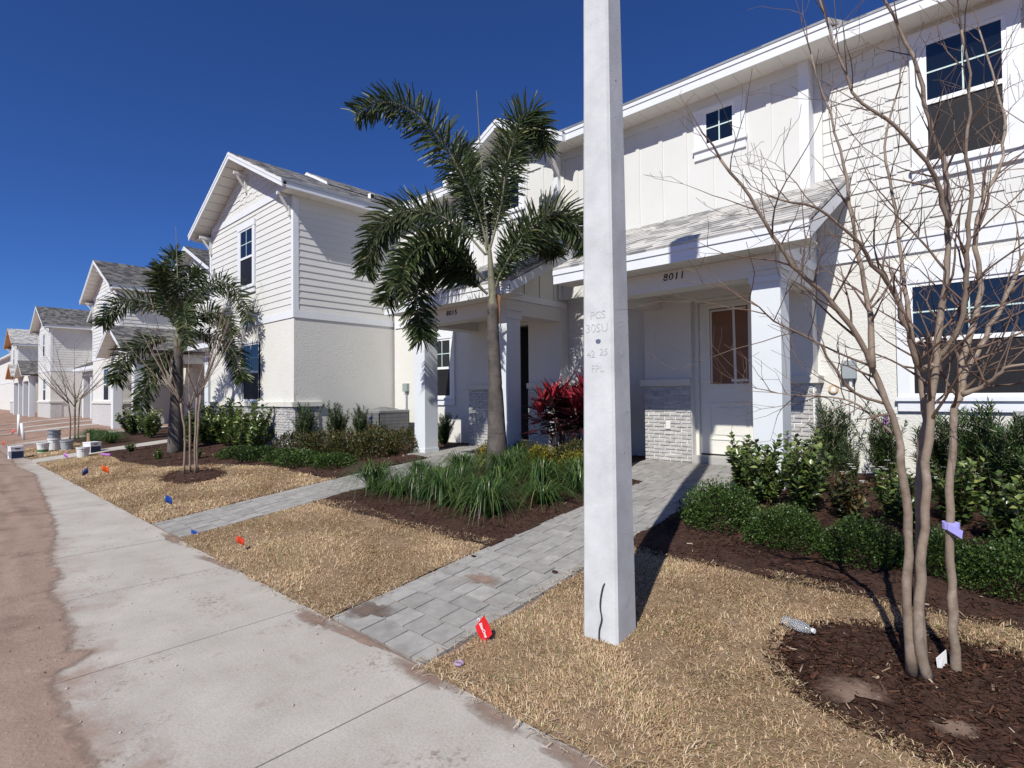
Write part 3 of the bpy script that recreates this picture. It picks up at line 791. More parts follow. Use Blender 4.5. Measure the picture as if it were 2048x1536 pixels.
def window(parent, x0, x1, z0, z1, y, grid=(2, 2), single=False, case=.115, apron=True, head=.15, dark_low=True, mull=False):
    """Double hung window: casing, sash frame, panes, muntins. Faces -y."""
    c = MB()
    c.box(x0-case, x0, y-.034, y+.01, z0-.0, z1); c.box(x1, x1+case, y-.0341, y+.01, z0, z1)
    c.box(x0-case-.012, x1+case+.012, y-.040, y+.01, z1, z1+head)
    c.box(x0-case-.02, x1+case+.02, y-.062, y+.01, z0-.05, z0)
    w = c.build('window', 'white', parent)
    if apron:
        B('apron', 'white', w, x0-case, x1+case, y-.030, y+.01, z0-.05-.13, z0-.0502)
    f = .045
    fr = MB()
    fr.box(x0, x0+f, y-.022, y+.008, z0, z1); fr.box(x1-f, x1, y-.0221, y+.008, z0, z1)
    fr.box(x0+f, x1-f, y-.0219, y+.008, z1-f, z1); fr.box(x0+f, x1-f, y-.0222, y+.008, z0, z0+f)
    zm = (z0+z1)/2
    if not single: fr.box(x0+f, x1-f, y-.030, y+.008, zm-.028, zm+.028)
    fr.build('sash_frame', 'frame', w)
    zl = z0+f if single else zm+.028
    B('pane', 'glass', w, x0+f, x1-f, y-.010, y-.004, zl, z1-f)
    if not single: B('insect_screen', 'screen', w, x0+f, x1-f, y-.014, y-.006, z0+f, zm-.028)
    gx, gz_ = grid
    for i in range(1, gx):
        xx = x0+f + (x1-x0-2*f)*i/gx; B('muntin', 'grid', w, xx-.009, xx+.009, y-.017, y-.0105, zl, z1-f)
    for i in range(1, gz_):
        zz = zl + (z1-f-zl)*i/gz_; B('muntin', 'grid', w, x0+f, x1-f, y-.0165, y-.0104, zz-.009, zz+.009)
    return w

def plank_row_front(parent, x0, x1, za, zb, y, cut=None):
    """cut(z) -> (x0, x1) for gables."""
    a0, a1 = (x0, x1) if cut is None else cut(za)
    b0, b1 = (x0, x1) if cut is None else cut(zb)
    if a1 - a0 < .1: return
    if b1 - b0 < .02: b0 = b1 = (a0 + a1)/2
    MB().hull8([(a0, y-.017, za), (a1, y-.017, za), (a1, y, za), (a0, y, za), (b0, y-.003, zb), (b1, y-.003, zb), (b1, y, zb), (b0, y, zb)]).build('siding_plank', 'cream', parent)

def plank_row_side(parent, y0, y1, za, zb, x):
    MB().hull8([(x, y0, za), (x+.017, y0, za), (x+.017, y1, za), (x, y1, za), (x, y0, zb), (x+.003, y0, zb), (x+.003, y1, zb), (x, y1, zb)]).build('siding_plank', 'cream', parent)

def shake(parent, x0, x1, z0, z1, y, holes=(), cut=None, wmin=.13, wmax=.27, pitch=.165, stag=.045, name='shingle'):
    z = z0; row = 0; mb_n = 0
    while z < z1 - .01:
        zt = min(z + pitch, z1); x = x0 - random.uniform(0, wmax)
        while x < x1 - .005:
            w = random.uniform(wmin, wmax); a, b = max(x, x0), min(x + w, x1); x += w
            if b - a < .02: continue
            zb = z + random.choice((0, 0, stag, stag*.5)) if row else z
            segs = [(a, b, zb, zt)]
            for hx0, hx1, hz0, hz1 in holes:
                nx = []
                for (p, q, r_, t) in segs:
                    if q <= hx0 or p >= hx1 or t <= hz0 or r_ >= hz1: nx.append((p, q, r_, t)); continue
                    if r_ < hz0: nx.append((p, q, r_, hz0))
                    elif t > hz1: nx.append((p, q, hz1, t))
                    else:
                        if p < hx0: nx.append((p, hx0, r_, t))
                        if q > hx1: nx.append((hx1, q, r_, t))
                segs = nx
            for p, q, r_, t in segs:
                if q - p < .02 or t - r_ < .02: continue
                tp, tq = p, q
                if cut is not None:
                    c0, c1 = cut(r_); d0, d1 = cut(t)
                    if min(q, c1) - max(p, c0) < .03: continue
                    p, q = max(p, c0), min(q, c1); tp, tq = min(max(tp, d0), d1), max(min(tq, d1), d0)
                    if tq - tp < .004: tq = tp = (tp+tq)/2; tq += .004
                MB().hull8([(p+.004, y-.015, r_), (q-.004, y-.015, r_), (q-.004, y, r_), (p+.004, y, r_), (tp+.004, y-.006, t), (tq-.002, y-.006, t), (tq-.001, y, t), (tp+.003, y, t)]).build(name, 'cream', parent)
        z += pitch; row += 1

def roof_plane(parent, e0, e1, r1, r0, mat='roof', expo=.14, thick=.05):
    """Sloping roof: e0-e1 along the eave, r0-r1 along the ridge. Deck plus courses of shingles, each lapping the one below."""
    e0, e1, r1, r0 = map(Vector, (e0, e1, r1, r0))
    n = (e1-e0).cross(r0-e0).normalized()
    if n.z < 0: n = -n
    d = MB(); d.prism([e0, e1, r1, r0], [p - n*thick for p in (e0, e1, r1, r0)])
    deck = d.build('roof', mat, parent)
    L = max((r0-e0).length, (r1-e1).length); k = max(2, int(L/expo)); c = MB()
    for i in range(k):
        a, b = i/k, min(1, (i+1.15)/k)
        A0, A1 = e0.lerp(r0, a), e1.lerp(r1, a); B0, B1 = e0.lerp(r0, b), e1.lerp(r1, b)
        c.hull8([A0 + n*.001, A1 + n*.001, A1 + n*.016, A0 + n*.016, B0 + n*.0005, B1 + n*.0005, B1 + n*.003, B0 + n*.003])
    c.build('shingle_courses', mat, deck, kind='stuff')
    return deck

def soffit_x(parent, x0, x1, y0, y1, z, w=.305):
    """Vented soffit boards running out from the wall under an eave along x."""
    s = B('soffit', 'soffit', parent, x0, x1, y0, y1, z+.006, z+.02)
    x = x0
    while x < x1 - .01:
        B('soffit_panel', 'soffit', s, x+.003, min(x+w, x1)-.003, y0, y1-.004, z, z+.0055); x += w
    return s

def eave_x(parent, x0, x1, yf, yw, zs, h=.17):
    """Fascia along x at y=yf with soffit back to yw at height zs."""
    B('fascia', 'white', parent, x0, x1, yf-.02, yf, zs-.012, zs+h*.62)
    B('fascia_crown', 'white', parent, x0-.001, x1+.001, yf-.034, yf, zs+h*.625, zs+h)
    B('drip_edge', 'metal_edge', parent, x0-.004, x1+.004, yf-.044, yf+.01, zs+h+.001, zs+h+.012)
    soffit_x(parent, x0+.01, x1-.01, yf+.001, yw, zs)

def slope_bar(mb, p, q, h, y0, y1):
    """Board in a plane y = const from p to q (x, z), depth h measured downwards."""
    mb.xz([p, q, (q[0], q[1]-h), (p[0], p[1]-h)], y0, y1)

YB, YR, YC, YF = 8.3, 8.55, 6.8, 6.42      # front wall, recessed wall, column face, porch fascia
ZP = .48                                    # porch floor

def digits(parent, text, x, y, z, size, step):
    for i, ch in enumerate(text):
        put('house_number_digit', text_mesh(ch, size, 'black', .0025, .15, .0), parent, (x + (i - (len(text)-1)/2)*step, y, z), (math.pi/2, 0, 0))

def porch_unit(root, xR, mirror, number, open_door=False, budget=300, near=True):
    W = 2.56; xL = xR - W
    U = (lambda u: xL + u) if not mirror else (lambda u: xR - u)
    def bx(name, mat, par, u0, u1, y0, y1, z0, z1, bevel=0.0):
        return B(name, mat, par, U(u0), U(u1), y0, y1, z0, z1, bevel)
    D0, D1 = .82, 1.86                       # door opening
    wl = MB()
    wl.box(U(0), U(D0), YB, YB+.6, .2, 4.40); wl.box(U(D1), U(W), YB, YB+.6, .2, 4.40); wl.box(U(D0), U(D1), YB, YB+.6, 3.08, 4.399)
    wall = wl.build('wall', 'smooth', root)
    # brick wainscot with sill
    bud = [budget]
    for u0, u1 in ((0, D0), (D1, W)):
        a, b = sorted((U(u0), U(u1)))
        wn_ = B('brick_wainscot', 'mortar', root, a+.002, b-.002, YB-.016, YB+.01, .40, 1.72)
        if near: bricks(wn_, a, b, .46, 1.715, lambda u, z: ((u, YB-.0155, z), 0), bud)
        e0 = .06 if u0 == 0 else -.001; e1 = .06 if u1 == W else -.001
        if mirror: e0, e1 = e1, e0
        B('sill', 'sill', root, a-e0, b+e1, YB-.075, YB+.01, 1.72, 1.83, .006)
    wn_ = B('brick_wainscot', 'mortar', root, xR-.01, xR+.016, YB-.014, YR+.02, .40, 1.72)
    if near: bricks(wn_, YB-.03, YR, .46, 1.715, lambda u, z: ((xR+.0155, u, z), math.pi/2), bud)
    B('sill', 'sill', root, xR, xR+.075, YB-.074, YR+.01, 1.7201, 1.8301, .006)
    # doorstep, jambs and door
    bx('doorstep', 'step', root, D0+.003, D1-.003, YB-.02, YB+.35, .40, .615, .006)
    jm = MB(); jm.box(U(D0), U(D0+.05), 8.44, 8.62, .615, 3.08); jm.box(U(D1-.05), U(D1), 8.4401, 8.62, .615, 3.08); jm.box(U(D0+.05), U(D1-.05), 8.4402, 8.62, 3.04, 3.08)
    jm.build('door_frame', 'door', root)
    a, b = sorted((U(D0+.055), U(D1-.055)))
    if not open_door:
        dr = B('door', 'door', root, a, b, 8.5, 8.545, .64, 3.035)
        ga, gb, g0, g1 = a+.17, b-.17, 1.74, 2.93
        fr = MB()
        fr.box(ga-.05, gb+.05, 8.482, 8.5, g1, g1+.05); fr.box(ga-.05, gb+.05, 8.482, 8.5, g0-.05, g0); fr.box(ga-.05, ga, 8.4821, 8.5, g0, g1); fr.box(gb, gb+.05, 8.4821, 8.5, g0, g1)
        fr.build('glass_frame', 'door', dr, bevel=.006)
        B('pane', 'paper', dr, ga, gb, 8.490, 8.499, g0, g1)
        tp = MB(); tp.hull8([(ga+.36*(gb-ga)+.16, 8.4885, g0), (ga+.36*(gb-ga)+.2, 8.4885, g0), (ga+.36*(gb-ga)+.2, 8.4899, g0), (ga+.36*(gb-ga)+.16, 8.4899, g0), (ga+.36*(gb-ga)+.145, 8.4885, g1), (ga+.36*(gb-ga)+.18, 8.4885, g1), (ga+.36*(gb-ga)+.18, 8.4899, g1), (ga+.36*(gb-ga)+.145, 8.4899, g1)])
        tp.box(ga+.02, gb-.03, 8.4884, 8.4898, g1-.05, g1-.02); tp.box(gb-.26, gb-.01, 8.4883, 8.4897, g0+.03, g0+.07); tp.box(ga+.01, ga+.035, 8.4882, 8.4896, g0+.02, g1-.03)
        tp.build('masking_tape', 'tape', dr)
        pn = MB(); q0, q1 = .86, 1.45
        pn.box(ga-.03, gb+.03, 8.488, 8.5, q1-.03, q1); pn.box(ga-.03, gb+.03, 8.488, 8.5, q0, q0+.03); pn.box(ga-.03, ga, 8.4881, 8.5, q0+.03, q1-.03); pn.box(gb, gb+.03, 8.4881, 8.5, q0+.03, q1-.03)
        pn.build('panel_moulding', 'door', dr, bevel=.005)
        B('raised_panel', 'door', dr, ga+.05, gb-.05, 8.490, 8.5, q0+.08, q1-.08, .006)
        B('door_sweep', 'black', dr, a+.003, b-.003, 8.496, 8.53, .618, .639)
    else:
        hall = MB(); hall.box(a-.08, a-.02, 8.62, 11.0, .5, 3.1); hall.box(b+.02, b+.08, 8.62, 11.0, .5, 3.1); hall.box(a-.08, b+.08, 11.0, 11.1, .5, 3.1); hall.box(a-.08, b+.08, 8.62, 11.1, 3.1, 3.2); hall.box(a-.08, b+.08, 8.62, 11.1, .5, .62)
        hall.build('hall', 'hall_shade', root)
        B('door', 'hall_shade', root, a-.015, a+.03, 8.64, 9.58, .64, 3.035)  # open door takes the same darkened colour, shade included
    # columns, each with its cap
    for cu in (0.0, W - .335 + .03):
        c0, c1 = sorted((U(cu), U(cu+.335)))
        g = gz(YC)
        cl = B('column', 'column', root, c0, c1, YC, YC+.335, g-.05, 2.99, .006)
        B('capital', 'column', cl, c0-.018, c1+.018, YC-.018, YC+.353, 2.91, 2.988, .004)
        B('capital_band', 'column', cl, c0-.024, c1+.024, YC-.024, YC+.359, 3.06, 3.09)
        B('column_base', 'column', cl, c0-.012, c1+.012, YC-.012, YC+.347, g-.05, g+.10)
    a, b = sorted((U(0), U(W+.03)))
    bm = MB(); bm.box(a, b, YC+.004, YC+.30, 2.99, 3.246); bm.box(a+.002, a+.33, YC+.30, YB, 2.9901, 3.245); bm.box(b-.33, b-.002, YC+.30, YB, 2.9902, 3.245)
    beam = bm.build('beam', 'smooth', root)
    B('porch_ceiling', 'soffit', root, a+.33, b-.33, YC+.30, YB, 3.18, 3.2)
    digits(beam, number, (a+b)/2 - .03 + (0 if not mirror else -.11), YC-.004, 3.155, .135, .078)
    # shed roof with raked ends
    r0, r1 = a-.45, b+.42; zf0 = 3.255; sl_ = .505; ytop = YR - .02
    zt = zf0 + .185
    def zr(y): return zt + (y - YF)*sl_
    roof_plane(root, (r0, YF-.03, zr(YF-.03)+.035), (r1, YF-.03, zr(YF-.03)+.035), (r1, YR-.01, zr(YR-.01)+.035), (r0, YR-.01, zr(YR-.01)+.035))
    B('fascia', 'white', root, r0, r1, YF-.02, YF+.004, zf0-.015, zf0+.115)
    B('fascia_crown', 'white', root, r0-.001, r1+.001, YF-.035, YF+.004, zf0+.1165, zf0+.185)
    soffit_x(root, r0+.02, r1-.02, YF+.005, YC+.002, zf0-.008)
    for xe, s_ in ((r0, 1), (r1, -1)):
        rk = MB(); rk.yz([(YF-.018, zr(YF)-.012), (YR-.012, zr(YR)-.012), (YR-.012, zr(YR)-.19), (YF-.018, zf0-.014)], xe, xe + s_*.025); rk.build('rake_board', 'white', root)
        wx = a+.002 if xe == r0 else b-.002
        sf = MB(); sf.yz([(YF+.01, zf0+.0), (YR-.012, zr(YR)-.175), (YR-.012, zr(YR)-.16), (YF+.01, zf0+.015)], xe + s_*.026, wx); sf.build('rake_soffit', 'soffit', root)
        tri = MB(); tri.yz([(YC, 3.247), (YB+.2, 3.247), (YB+.2, zr(YB+.2)-.16), (YC, zr(YC)-.16)], wx, wx + s_*.12); tw = tri.build('end_wall', 'cream', root)
        B('trim_board', 'white', tw, wx - s_*.02, wx, YC, YB+.19, 3.247, 3.36)
        for yy in (YC+.45, YC+.87, YC+1.29):
            tb = MB(); tb.yz([(yy, 3.361), (yy+.045, 3.361), (yy+.045, zr(yy)-.17), (yy, zr(yy)-.17)], wx - s_*.016, wx); tb.build('batten', 'cream', tw)
    return wall

# ------------------------------------------------------------------ townhouse 8011 (nearest)
T1 = thing('townhouse', 'nearest white townhouse unit, numbered 8011, with small square window above its porch', 'townhouse', (-3.3, 8.4, .48))
porch_unit(T1, -2.0, False, '8011')
ZS = 6.2
# recessed lower wall left of the porch, and the right bay
MB().box(-6.33, -4.56, YR, YR+.3, .2, 6.15).build('wall', 'stucco', T1)
B('belt_board', 'white', T1, -6.325, -4.565, YR-.025, YR, 3.36, 3.53)
bay = MB().box(-2.0, 3.2, YR, YR+.3, .2, 6.195).build('wall', 'stucco', T1)
B('belt_board', 'white', T1, -1.99, 3.2, YR-.028, YR, 3.355, 3.53)
B('belt_cap', 'white', T1, -1.99, 3.2, YR-.045, YR, 3.5305, 3.56)
B('corner_board', 'cream', T1, -1.995, -1.88, YR-.024, YR, 3.561, ZS)
shake(bay, -1.879, 1.0, 3.561, ZS, YR, holes=[(-.90, .185, 4.20, 6.13)])
window(T1, -.753, .038, 4.428, 5.98, YR-.012, case=.125)
window(T1, -.95, .235, 1.523, 2.96, YR-.012, case=.13, head=.26)
B('corner_trim', 'cream', T1, 1.0, 1.1, YR-.024, YR, 3.561, ZS)
eave_x(T1, -1.655, 3.3, YR-.40, YR, ZS)
roof_plane(T1, (-1.655, YR-.44, ZS+.185), (3.3, YR-.44, ZS+.185), (3.3, 14.5, ZS+.185+.46*6.39), (-1.655, 14.5, ZS+.185+.46*6.39))
# board and batten storey over the porch
bb = MB().box(-6.29, -2.0, YB, YB+.32, 3.40, 6.19).build('board_wall', 'cream', T1)
xb = -2.0
B('frieze', 'cream', T1, -6.28, -2.115, YB-.024, YB, 6.045, ZS)
B('corner_board', 'white', T1, -2.115, -1.985, YB-.026, YB+.24, 3.9, ZS-.001)
B('corner_board', 'cream', T1, -6.29, -6.2, YB-.0255, YB, 3.9, 6.0449)
wx0, wx1 = -3.64, -2.84
for i in range(1, 10):
    x = -2.115 - .425*i + .03
    for za, zb in ((3.95, 6.0445),):
        if wx0 - .03 < x < wx1 + .03:
            B('batten', 'cream', bb, x-.033, x+.033, YB-.018, YB, za, 5.22)
        else:
            B('batten', 'cream', bb, x-.033, x+.033, YB-.018, YB, za, zb)
window(T1, -3.476, -2.983, 5.435, 5.995, YB-.002, single=True, case=.15, head=.045)
eave_x(T1, -6.25, -1.66, YB-.40, YB, ZS)
B('eave_return', 'white', T1, -1.66, -1.636, YB-.42, YR-.02, ZS-.012, ZS+.17)
soffit_x(T1, -1.99, -1.662, YB-.005, YR-.002, ZS+.003, .5)
roof_plane(T1, (-6.3, YB-.44, ZS+.185), (-1.63, YB-.44, ZS+.185), (-1.63, 14.4, ZS+.185+.46*6.54), (-6.3, 14.4, ZS+.185+.46*6.54))
# services on the wall
B('meter_box', 'grey_box', T1, -1.69, -1.53, YR-.11, YR, 1.77, 2.02, .01)
MB().tube([(-1.60, YR-.05, 1.77), (-1.60, YR-.05, .5)], .02, 8).build('conduit', 'outlet', T1)
MB().tube([(-1.56, YR-.03, 1.77), (-1.555, YR-.02, 1.5), (-1.575, YR-.02, 1.3)], .006, 6).build('cable', 'wire', T1)
pl = MB(); pl.prism([(-1.81 + .062*math.cos(t*.3927+.2), YR-.03, 1.64 + .062*math.sin(t*.3927+.2)) for t in range(16)], [(-1.81 + .062*math.cos(t*.3927+.2), YR, 1.64 + .062*math.sin(t*.3927+.2)) for t in range(16)])
pp = pl.build('outlet_plate', 'tan', T1); B('sticker', 'print', pp, -1.835, -1.785, YR-.033, YR-.0301, 1.60, 1.66)
B('sticker', 'green_print', T1, -1.80, -1.765, YR-.005, YR-.001, 1.31, 1.345)
ot = B('porch_outlet', 'outlet', T1, -4.17, -4.09, YB-.055, YB-.02, 1.02, 1.15, .006)

# ------------------------------------------------------------------ townhouse 8015
T2 = thing('townhouse', 'white gabled townhouse unit numbered 8015 behind the tall palm, with its door open', 'townhouse', (-7.6, 8.4, .48))
porch_unit(T2, -6.33, True, '8015', open_door=True, budget=240)
YG = 8.2
# gable storey
gx, gzp, sl5 = -7.49, 7.13, .5
gl, gr = -8.70, -6.28
gw = MB().xz([(gl, 3.40), (gr, 3.40), (gr, gzp-.14-.605), (gx, gzp-.14), (gl, gzp-.14-.605)], YG, YG+.4).build('board_wall', 'cream', T2)
B('frieze', 'cream', T2, gl+.1, gr-.1, YG-.022, YG, 6.03, 6.17)
B('corner_board', 'white', T2, gr-.09, gr+.015, YG-.026, YG+.10, 3.9, 6.2)
B('corner_board', 'white', T2, gl-.015, gl+.09, YG-.026, YG+.10, 3.9, 6.2)
for x in (gx-.84, gx+.84, gx-.42, gx+.42, gx):
    if abs(x - gx) < .3: B('batten', 'cream', gw, x-.033, x+.033, YG-.018, YG, 3.95, 5.14)
    else: B('batten', 'cream', gw, x-.033, x+.033, YG-.018, YG, 3.95, 6.029)
window(T2, -7.76, -7.22, 5.36, 5.95, YG-.002, single=True, case=.12, head=.06)
def gable_roof(root, xc, zp, half, yfront, yback, slope, mat='roof', wall=None, rake_mat='white', soff='soffit', side_z=None):
    """Front gable: two slopes, rake boards, soffit. zp = top of the shingles at the ridge."""
    for s_ in (-1, 1):
        xe = xc + s_*half; ze = zp - half*slope
        if s_ > 0: roof_plane(root, (xe, yfront-.03, ze), (xe, yback, ze), (xc, yback, zp), (xc, yfront-.03, zp), mat)
        else: roof_plane(root, (xe, yback, ze), (xe, yfront-.03, ze), (xc, yfront-.03, zp), (xc, yback, zp), mat)
        rb = MB(); slope_bar(rb, (xc, zp-.035), (xe, ze-.035), .135, yfront-.022, yfront+.01); rb.build('rake_board', rake_mat, root)
        rb = MB(); slope_bar(rb, (xc, zp-.012), (xe + s_*.008, ze-.015), .062, yfront-.034, yfront-.0225); rb.build('rake_crown', rake_mat, root)
        # soffit boards under the overhang
        k = max(3, int(half/.3))
        sm = None
        for i in range(k):
            t0, t1 = i/k + .004, (i+1)/k - .004
            p = [(xc + s_*half*t0, zp - half*slope*t0 - .13), (xc + s_*half*t1, zp - half*slope*t1 - .13)]
            sp = MB(); sp.xz([p[0], p[1], (p[1][0], p[1][1]+.02), (p[0][0], p[0][1]+.02)], yfront+.012, (wall if wall else yfront+.5)); sp.build('soffit_panel', soff, root)
gable_roof(T2, gx, gzp, 1.64, YG-.40, 13.0, .5, wall=YG+.01)
B('fascia', 'white', T2, gx+1.62, gx+1.64, YG-.38, YB-.41, gzp-.82-.15, gzp-.82-.02)
# left bay
MB().box(-12.05, -8.9, YR, YR+.3, .2, 6.195).build('wall', 'stucco', T2)
bay2 = MB().box(-12.04, -8.71, YR-.004, YR+.2, 3.54, 6.19).build('shingle_wall', 'cream', T2)
B('belt_board', 'white', T2, -12.0, -8.905, YR-.028, YR, 3.37, 3.54)
shake(bay2, -11.98, -8.72, 3.541, ZS, YR-.004, wmin=.16, wmax=.33)
window(T2, -10.42, -9.76, 1.55, 2.96, YR-.012, case=.12, head=.2)
eave_x(T2, -12.3, -9.05, YR-.40, YR, ZS)
roof_plane(T2, (-12.3, YR-.44, ZS+.185), (-8.4, YR-.44, ZS+.185), (-8.4, 13.5, ZS+.185+.44*5.39), (-12.3, 13.5, ZS+.185+.44*5.39))
B('disconnect_box', 'green_box', T2, -11.60, -11.42, YR-.09, YR, 1.71, 1.92, .008)
MB().tube([(-11.5, YR-.04, 1.71), (-11.5, YR-.04, .9), (-11.58, YR-.15, .7), (-11.5, YR-.3, .62)], .018, 8).build('conduit', 'grey_box', T2)
kb = MB(); kb.yz([(YG-.3, 6.02), (YG, 6.02), (YG, 5.7)], gr-.03, gr+.03); kb.build('gable_bracket', 'cream', T2)

# ------------------------------------------------------------------ gabled wings along the row
def wing(root, xc, yfr=5.83, near=False, hw=2.63, mat='roof', ply=False, zp=7.92, shake_top=True):
    xl, xr = xc - hw, xc + hw
    W0 = MB(); W0.xz([(xl, .1), (xr, .1), (xr, 3.43), (xl, 3.43)], yfr, yfr+9); low = W0.build('lower_wall', 'stucco', root)
    W1 = MB(); W1.xz([(xl+.004, 3.43), (xr-.004, 3.43), (xr-.004, zp-.14-hw*.5), (xc, zp-.14), (xl+.004, zp-.14-hw*.5)], yfr+.004, yfr+8.9); upw = W1.build('upper_wall', 'cream', root)
    belt = MB(); belt.box(xl-.02, xr+.02, yfr-.022, yfr, 3.43, 3.59); belt.box(xr, xr+.0201, yfr, yfr+2.72, 3.4301, 3.5899); belt.build('belt_board', 'white', root)
    for a in (xl-.016, xr-.094):
        B('corner_board', 'white', root, a, a+.11, yfr-.022, yfr+.004, 3.5901, ZS+.05)
    B('corner_board', 'white', root, xr-.005, xr+.0165, yfr+.0045, yfr+.11, 3.5902, ZS)
    zc = lambda z: (max(xl+.1, xc - (zp-.16-z)/.5), min(xr-.1, xc + (zp-.16-z)/.5))
    if near:
        z = 3.592
        wy0, wy1, wz0, wz1 = xc-.41-.14, xc+.43+.14, 4.49-.2, 6.03+.18
        while z < 6.39:
            zt = min(z+.1585, 6.395)
            if zt <= wz0 or z >= wz1: plank_row_front(upw, xl+.1, xr-.1, z, zt, yfr+.004, zc if z > 6.1 else None)
            else:
                plank_row_front(upw, xl+.1, wy0, z, zt, yfr+.004); plank_row_front(upw, wy1, xr-.1, z, zt, yfr+.004)
            z += .1585
        z = 3.592
        while z < ZS-.02:
            plank_row_side(upw, yfr+.115, YR-.03, z, min(z+.1585, ZS), xr-.004); z += .1585
        c0, c1 = zc(6.40); d0, d1 = zc(6.56)
        bd = MB(); bd.xz([(c0, 6.396), (c1, 6.396), (d1, 6.56), (d0, 6.56)], yfr-.026, yfr+.004); bd.build('gable_band', 'white', root)
        shake(upw, xl+.3, xr-.3, 6.561, zp-.2, yfr+.004, cut=zc, wmin=.12, wmax=.2, pitch=.15)
    else:
        mb = MB(); z = 3.592
        while z < zp-.6:
            zt = z+.1585; a0, a1 = zc(z) if z > 6 else (xl+.1, xr-.1); b0, b1 = zc(zt) if z > 6 else (xl+.1, xr-.1)
            mb.hull8([(a0, yfr-.016, z), (a1, yfr-.016, z), (a1, yfr, z), (a0, yfr, z), (b0, yfr, zt), (b1, yfr, zt), (b1, yfr+.004, zt), (b0, yfr+.004, zt)])
            if z < ZS-.1: mb.hull8([(xr-.004, yfr+.12, z), (xr+.016, yfr+.12, z), (xr+.016, yfr+8.8, z), (xr-.004, yfr+8.8, z), (xr-.004, yfr+.12, zt), (xr-.001, yfr+.12, zt), (xr-.001, yfr+8.8, zt), (xr-.004, yfr+8.8, zt)])
            z += .1585
        mb.build('siding_planks', 'cream', upw, kind='stuff')
        bd = MB(); c0, c1 = zc(6.40); d0, d1 = zc(6.56); bd.xz([(c0, 6.396), (c1, 6.396), (d1, 6.56), (d0, 6.56)], yfr-.026, yfr+.004); bd.build('gable_band', 'white', root)
    window(root, xc-.41, xc+.43, 4.49, 6.03, yfr-.012, case=.12, head=.15)
    window(root, xc-.24, xc+.80, 1.505, 2.99, yfr-.004, case=.0 if near else .1, head=.05 if near else .1, apron=False)
    # brick base with sill, returning round the corner
    zb0, zb1 = .22, 1.37
    wn1 = B('brick_wainscot', 'mortar', root, xl-.014, xr+.014, yfr-.016, yfr+.01, .1, zb1)
    wn2 = B('brick_wainscot', 'mortar', root, xr-.01, xr+.0161, yfr+.0101, yfr+.6, .1, zb1)
    sm = MB(); sm.box(xl-.06, xr+.075, yfr-.075, yfr+.01, zb1, zb1+.115); sm.box(xr, xr+.075, yfr+.01, yfr+.66, zb1+.0001, zb1+.1149); sm.build('sill', 'sill', root, bevel=.005)
    if near:
        bud = [300]
        bricks(wn2, yfr, yfr+.6, zb0, zb1-.003, lambda u, z: ((xr+.0158, u, z), math.pi/2), bud)
        bricks(wn1, xr-2.9, xr+.014, zb0, zb1-.003, lambda u, z: ((u, yfr-.0155, z), 0), bud)
        bricks(wn1, xl-.01, xr-2.9, zb0, zb1-.003, lambda u, z: ((u, yfr-.0155, z), 0), bud)
    else:
        mb = MB(); z = zb0; row = 0
        while z < zb1-.03:
            u = xl - (.1 if row % 2 else 0)
            while u < xr: mb.box(max(u, xl)+.006, min(u+.19, xr)-.006, yfr-.028, yfr-.015, z+.006, z+BH-.006); u += .192
            u = yfr
            while u < yfr+.6: mb.box(xr+.015, xr+.028, u+.006, min(u+.19, yfr+.6)-.006, z+.006, z+BH-.006); u += .192
            z += BH; row += 1
        mb.build('bricks', 'brick_far', wn1, kind='stuff')
    half = hw + .42
    gable_roof(root, xc, zp, half, yfr-.45, yfr+9.4, .5, mat, wall=yfr+.01, soff='ply' if ply else 'soffit', rake_mat='white' if not ply else 'ply')
    ze = zp - half*.5
    for s_ in (-1, 1):
        xe = xc + s_*half
        B('fascia', 'white', root, xe - s_*.022, xe, yfr-.36, yfr+9.3, ze-.16, ze-.02)
        B('drip_edge', 'metal_edge', root, xe - s_*.004, xe + s_*.022, yfr-.45, yfr+9.3, ze-.03, ze+.022)
        k = 0; y = yfr-.3
        sb = B('eave_soffit', 'soffit', root, xe - s_*.03, xc + s_*hw, yfr-.3, yfr+9.2, ze-.13, ze-.12)
        if s_ > 0 and near:
            while y < YR-.05:
                B('soffit_panel', 'soffit', sb, xe - s_*.031, xc + s_*(hw+.002), y+.004, y+.296, ze-.137, ze-.1305); y += .3
    # knee braces
    for bxx, bz in ((xl+.12, ZS+.02), (xc, zp-.52), (xr-.12, ZS+.02)):
        k = MB()
        k.box(bxx-.035, bxx+.035, yfr-.34, yfr-.001, bz-.0, bz+.07); k.box(bxx-.035, bxx+.035, yfr-.075, yfr-.002, bz-.42, bz-.0005)
        k.yz([(yfr-.32, bz-.001), (yfr-.25, bz-.001), (yfr-.076, bz-.25), (yfr-.076, bz-.32)], bxx-.028, bxx+.028)
        k.build('gable_bracket', 'cream', root)

T3 = thing('townhouse', 'cream lap sided gable end house with brick base, left of the tall palm', 'townhouse', (-14.75, 6, .3))
wing(T3, -14.75, near=True)
# higher roof of the block behind, and a roof vent
gable_roof(T3, -14.75, 8.02, 1.15, 7.5, 15.5, .5, wall=7.9)
vt = MB(); vt.box(-13.36, -13.24, 8.6, 8.73, 7.1, 7.34); vt.build('roof_vent', 'frame', T3)
B('vent_mouth', 'black', T3, -13.24, -13.232, 8.615, 8.715, 7.2, 7.32)

def link_block(root, x0, x1, yw=8.3):
    MB().box(x0, x1, yw, yw+.4, .2, 6.19).build('wall', 'stucco', root)
    B('belt_board', 'white', root, x0, x1, yw-.025, yw, 3.4, 3.56)
    eave_x(root, x0-.05, x1+.05, yw-.40, yw, ZS)
    roof_plane(root, (x0-.1, yw-.44, ZS+.185), (x1+.1, yw-.44, ZS+.185), (x1+.1, 13.4, ZS+.185+2.4), (x0-.1, 13.4, ZS+.185+2.4), 'roof_dark')

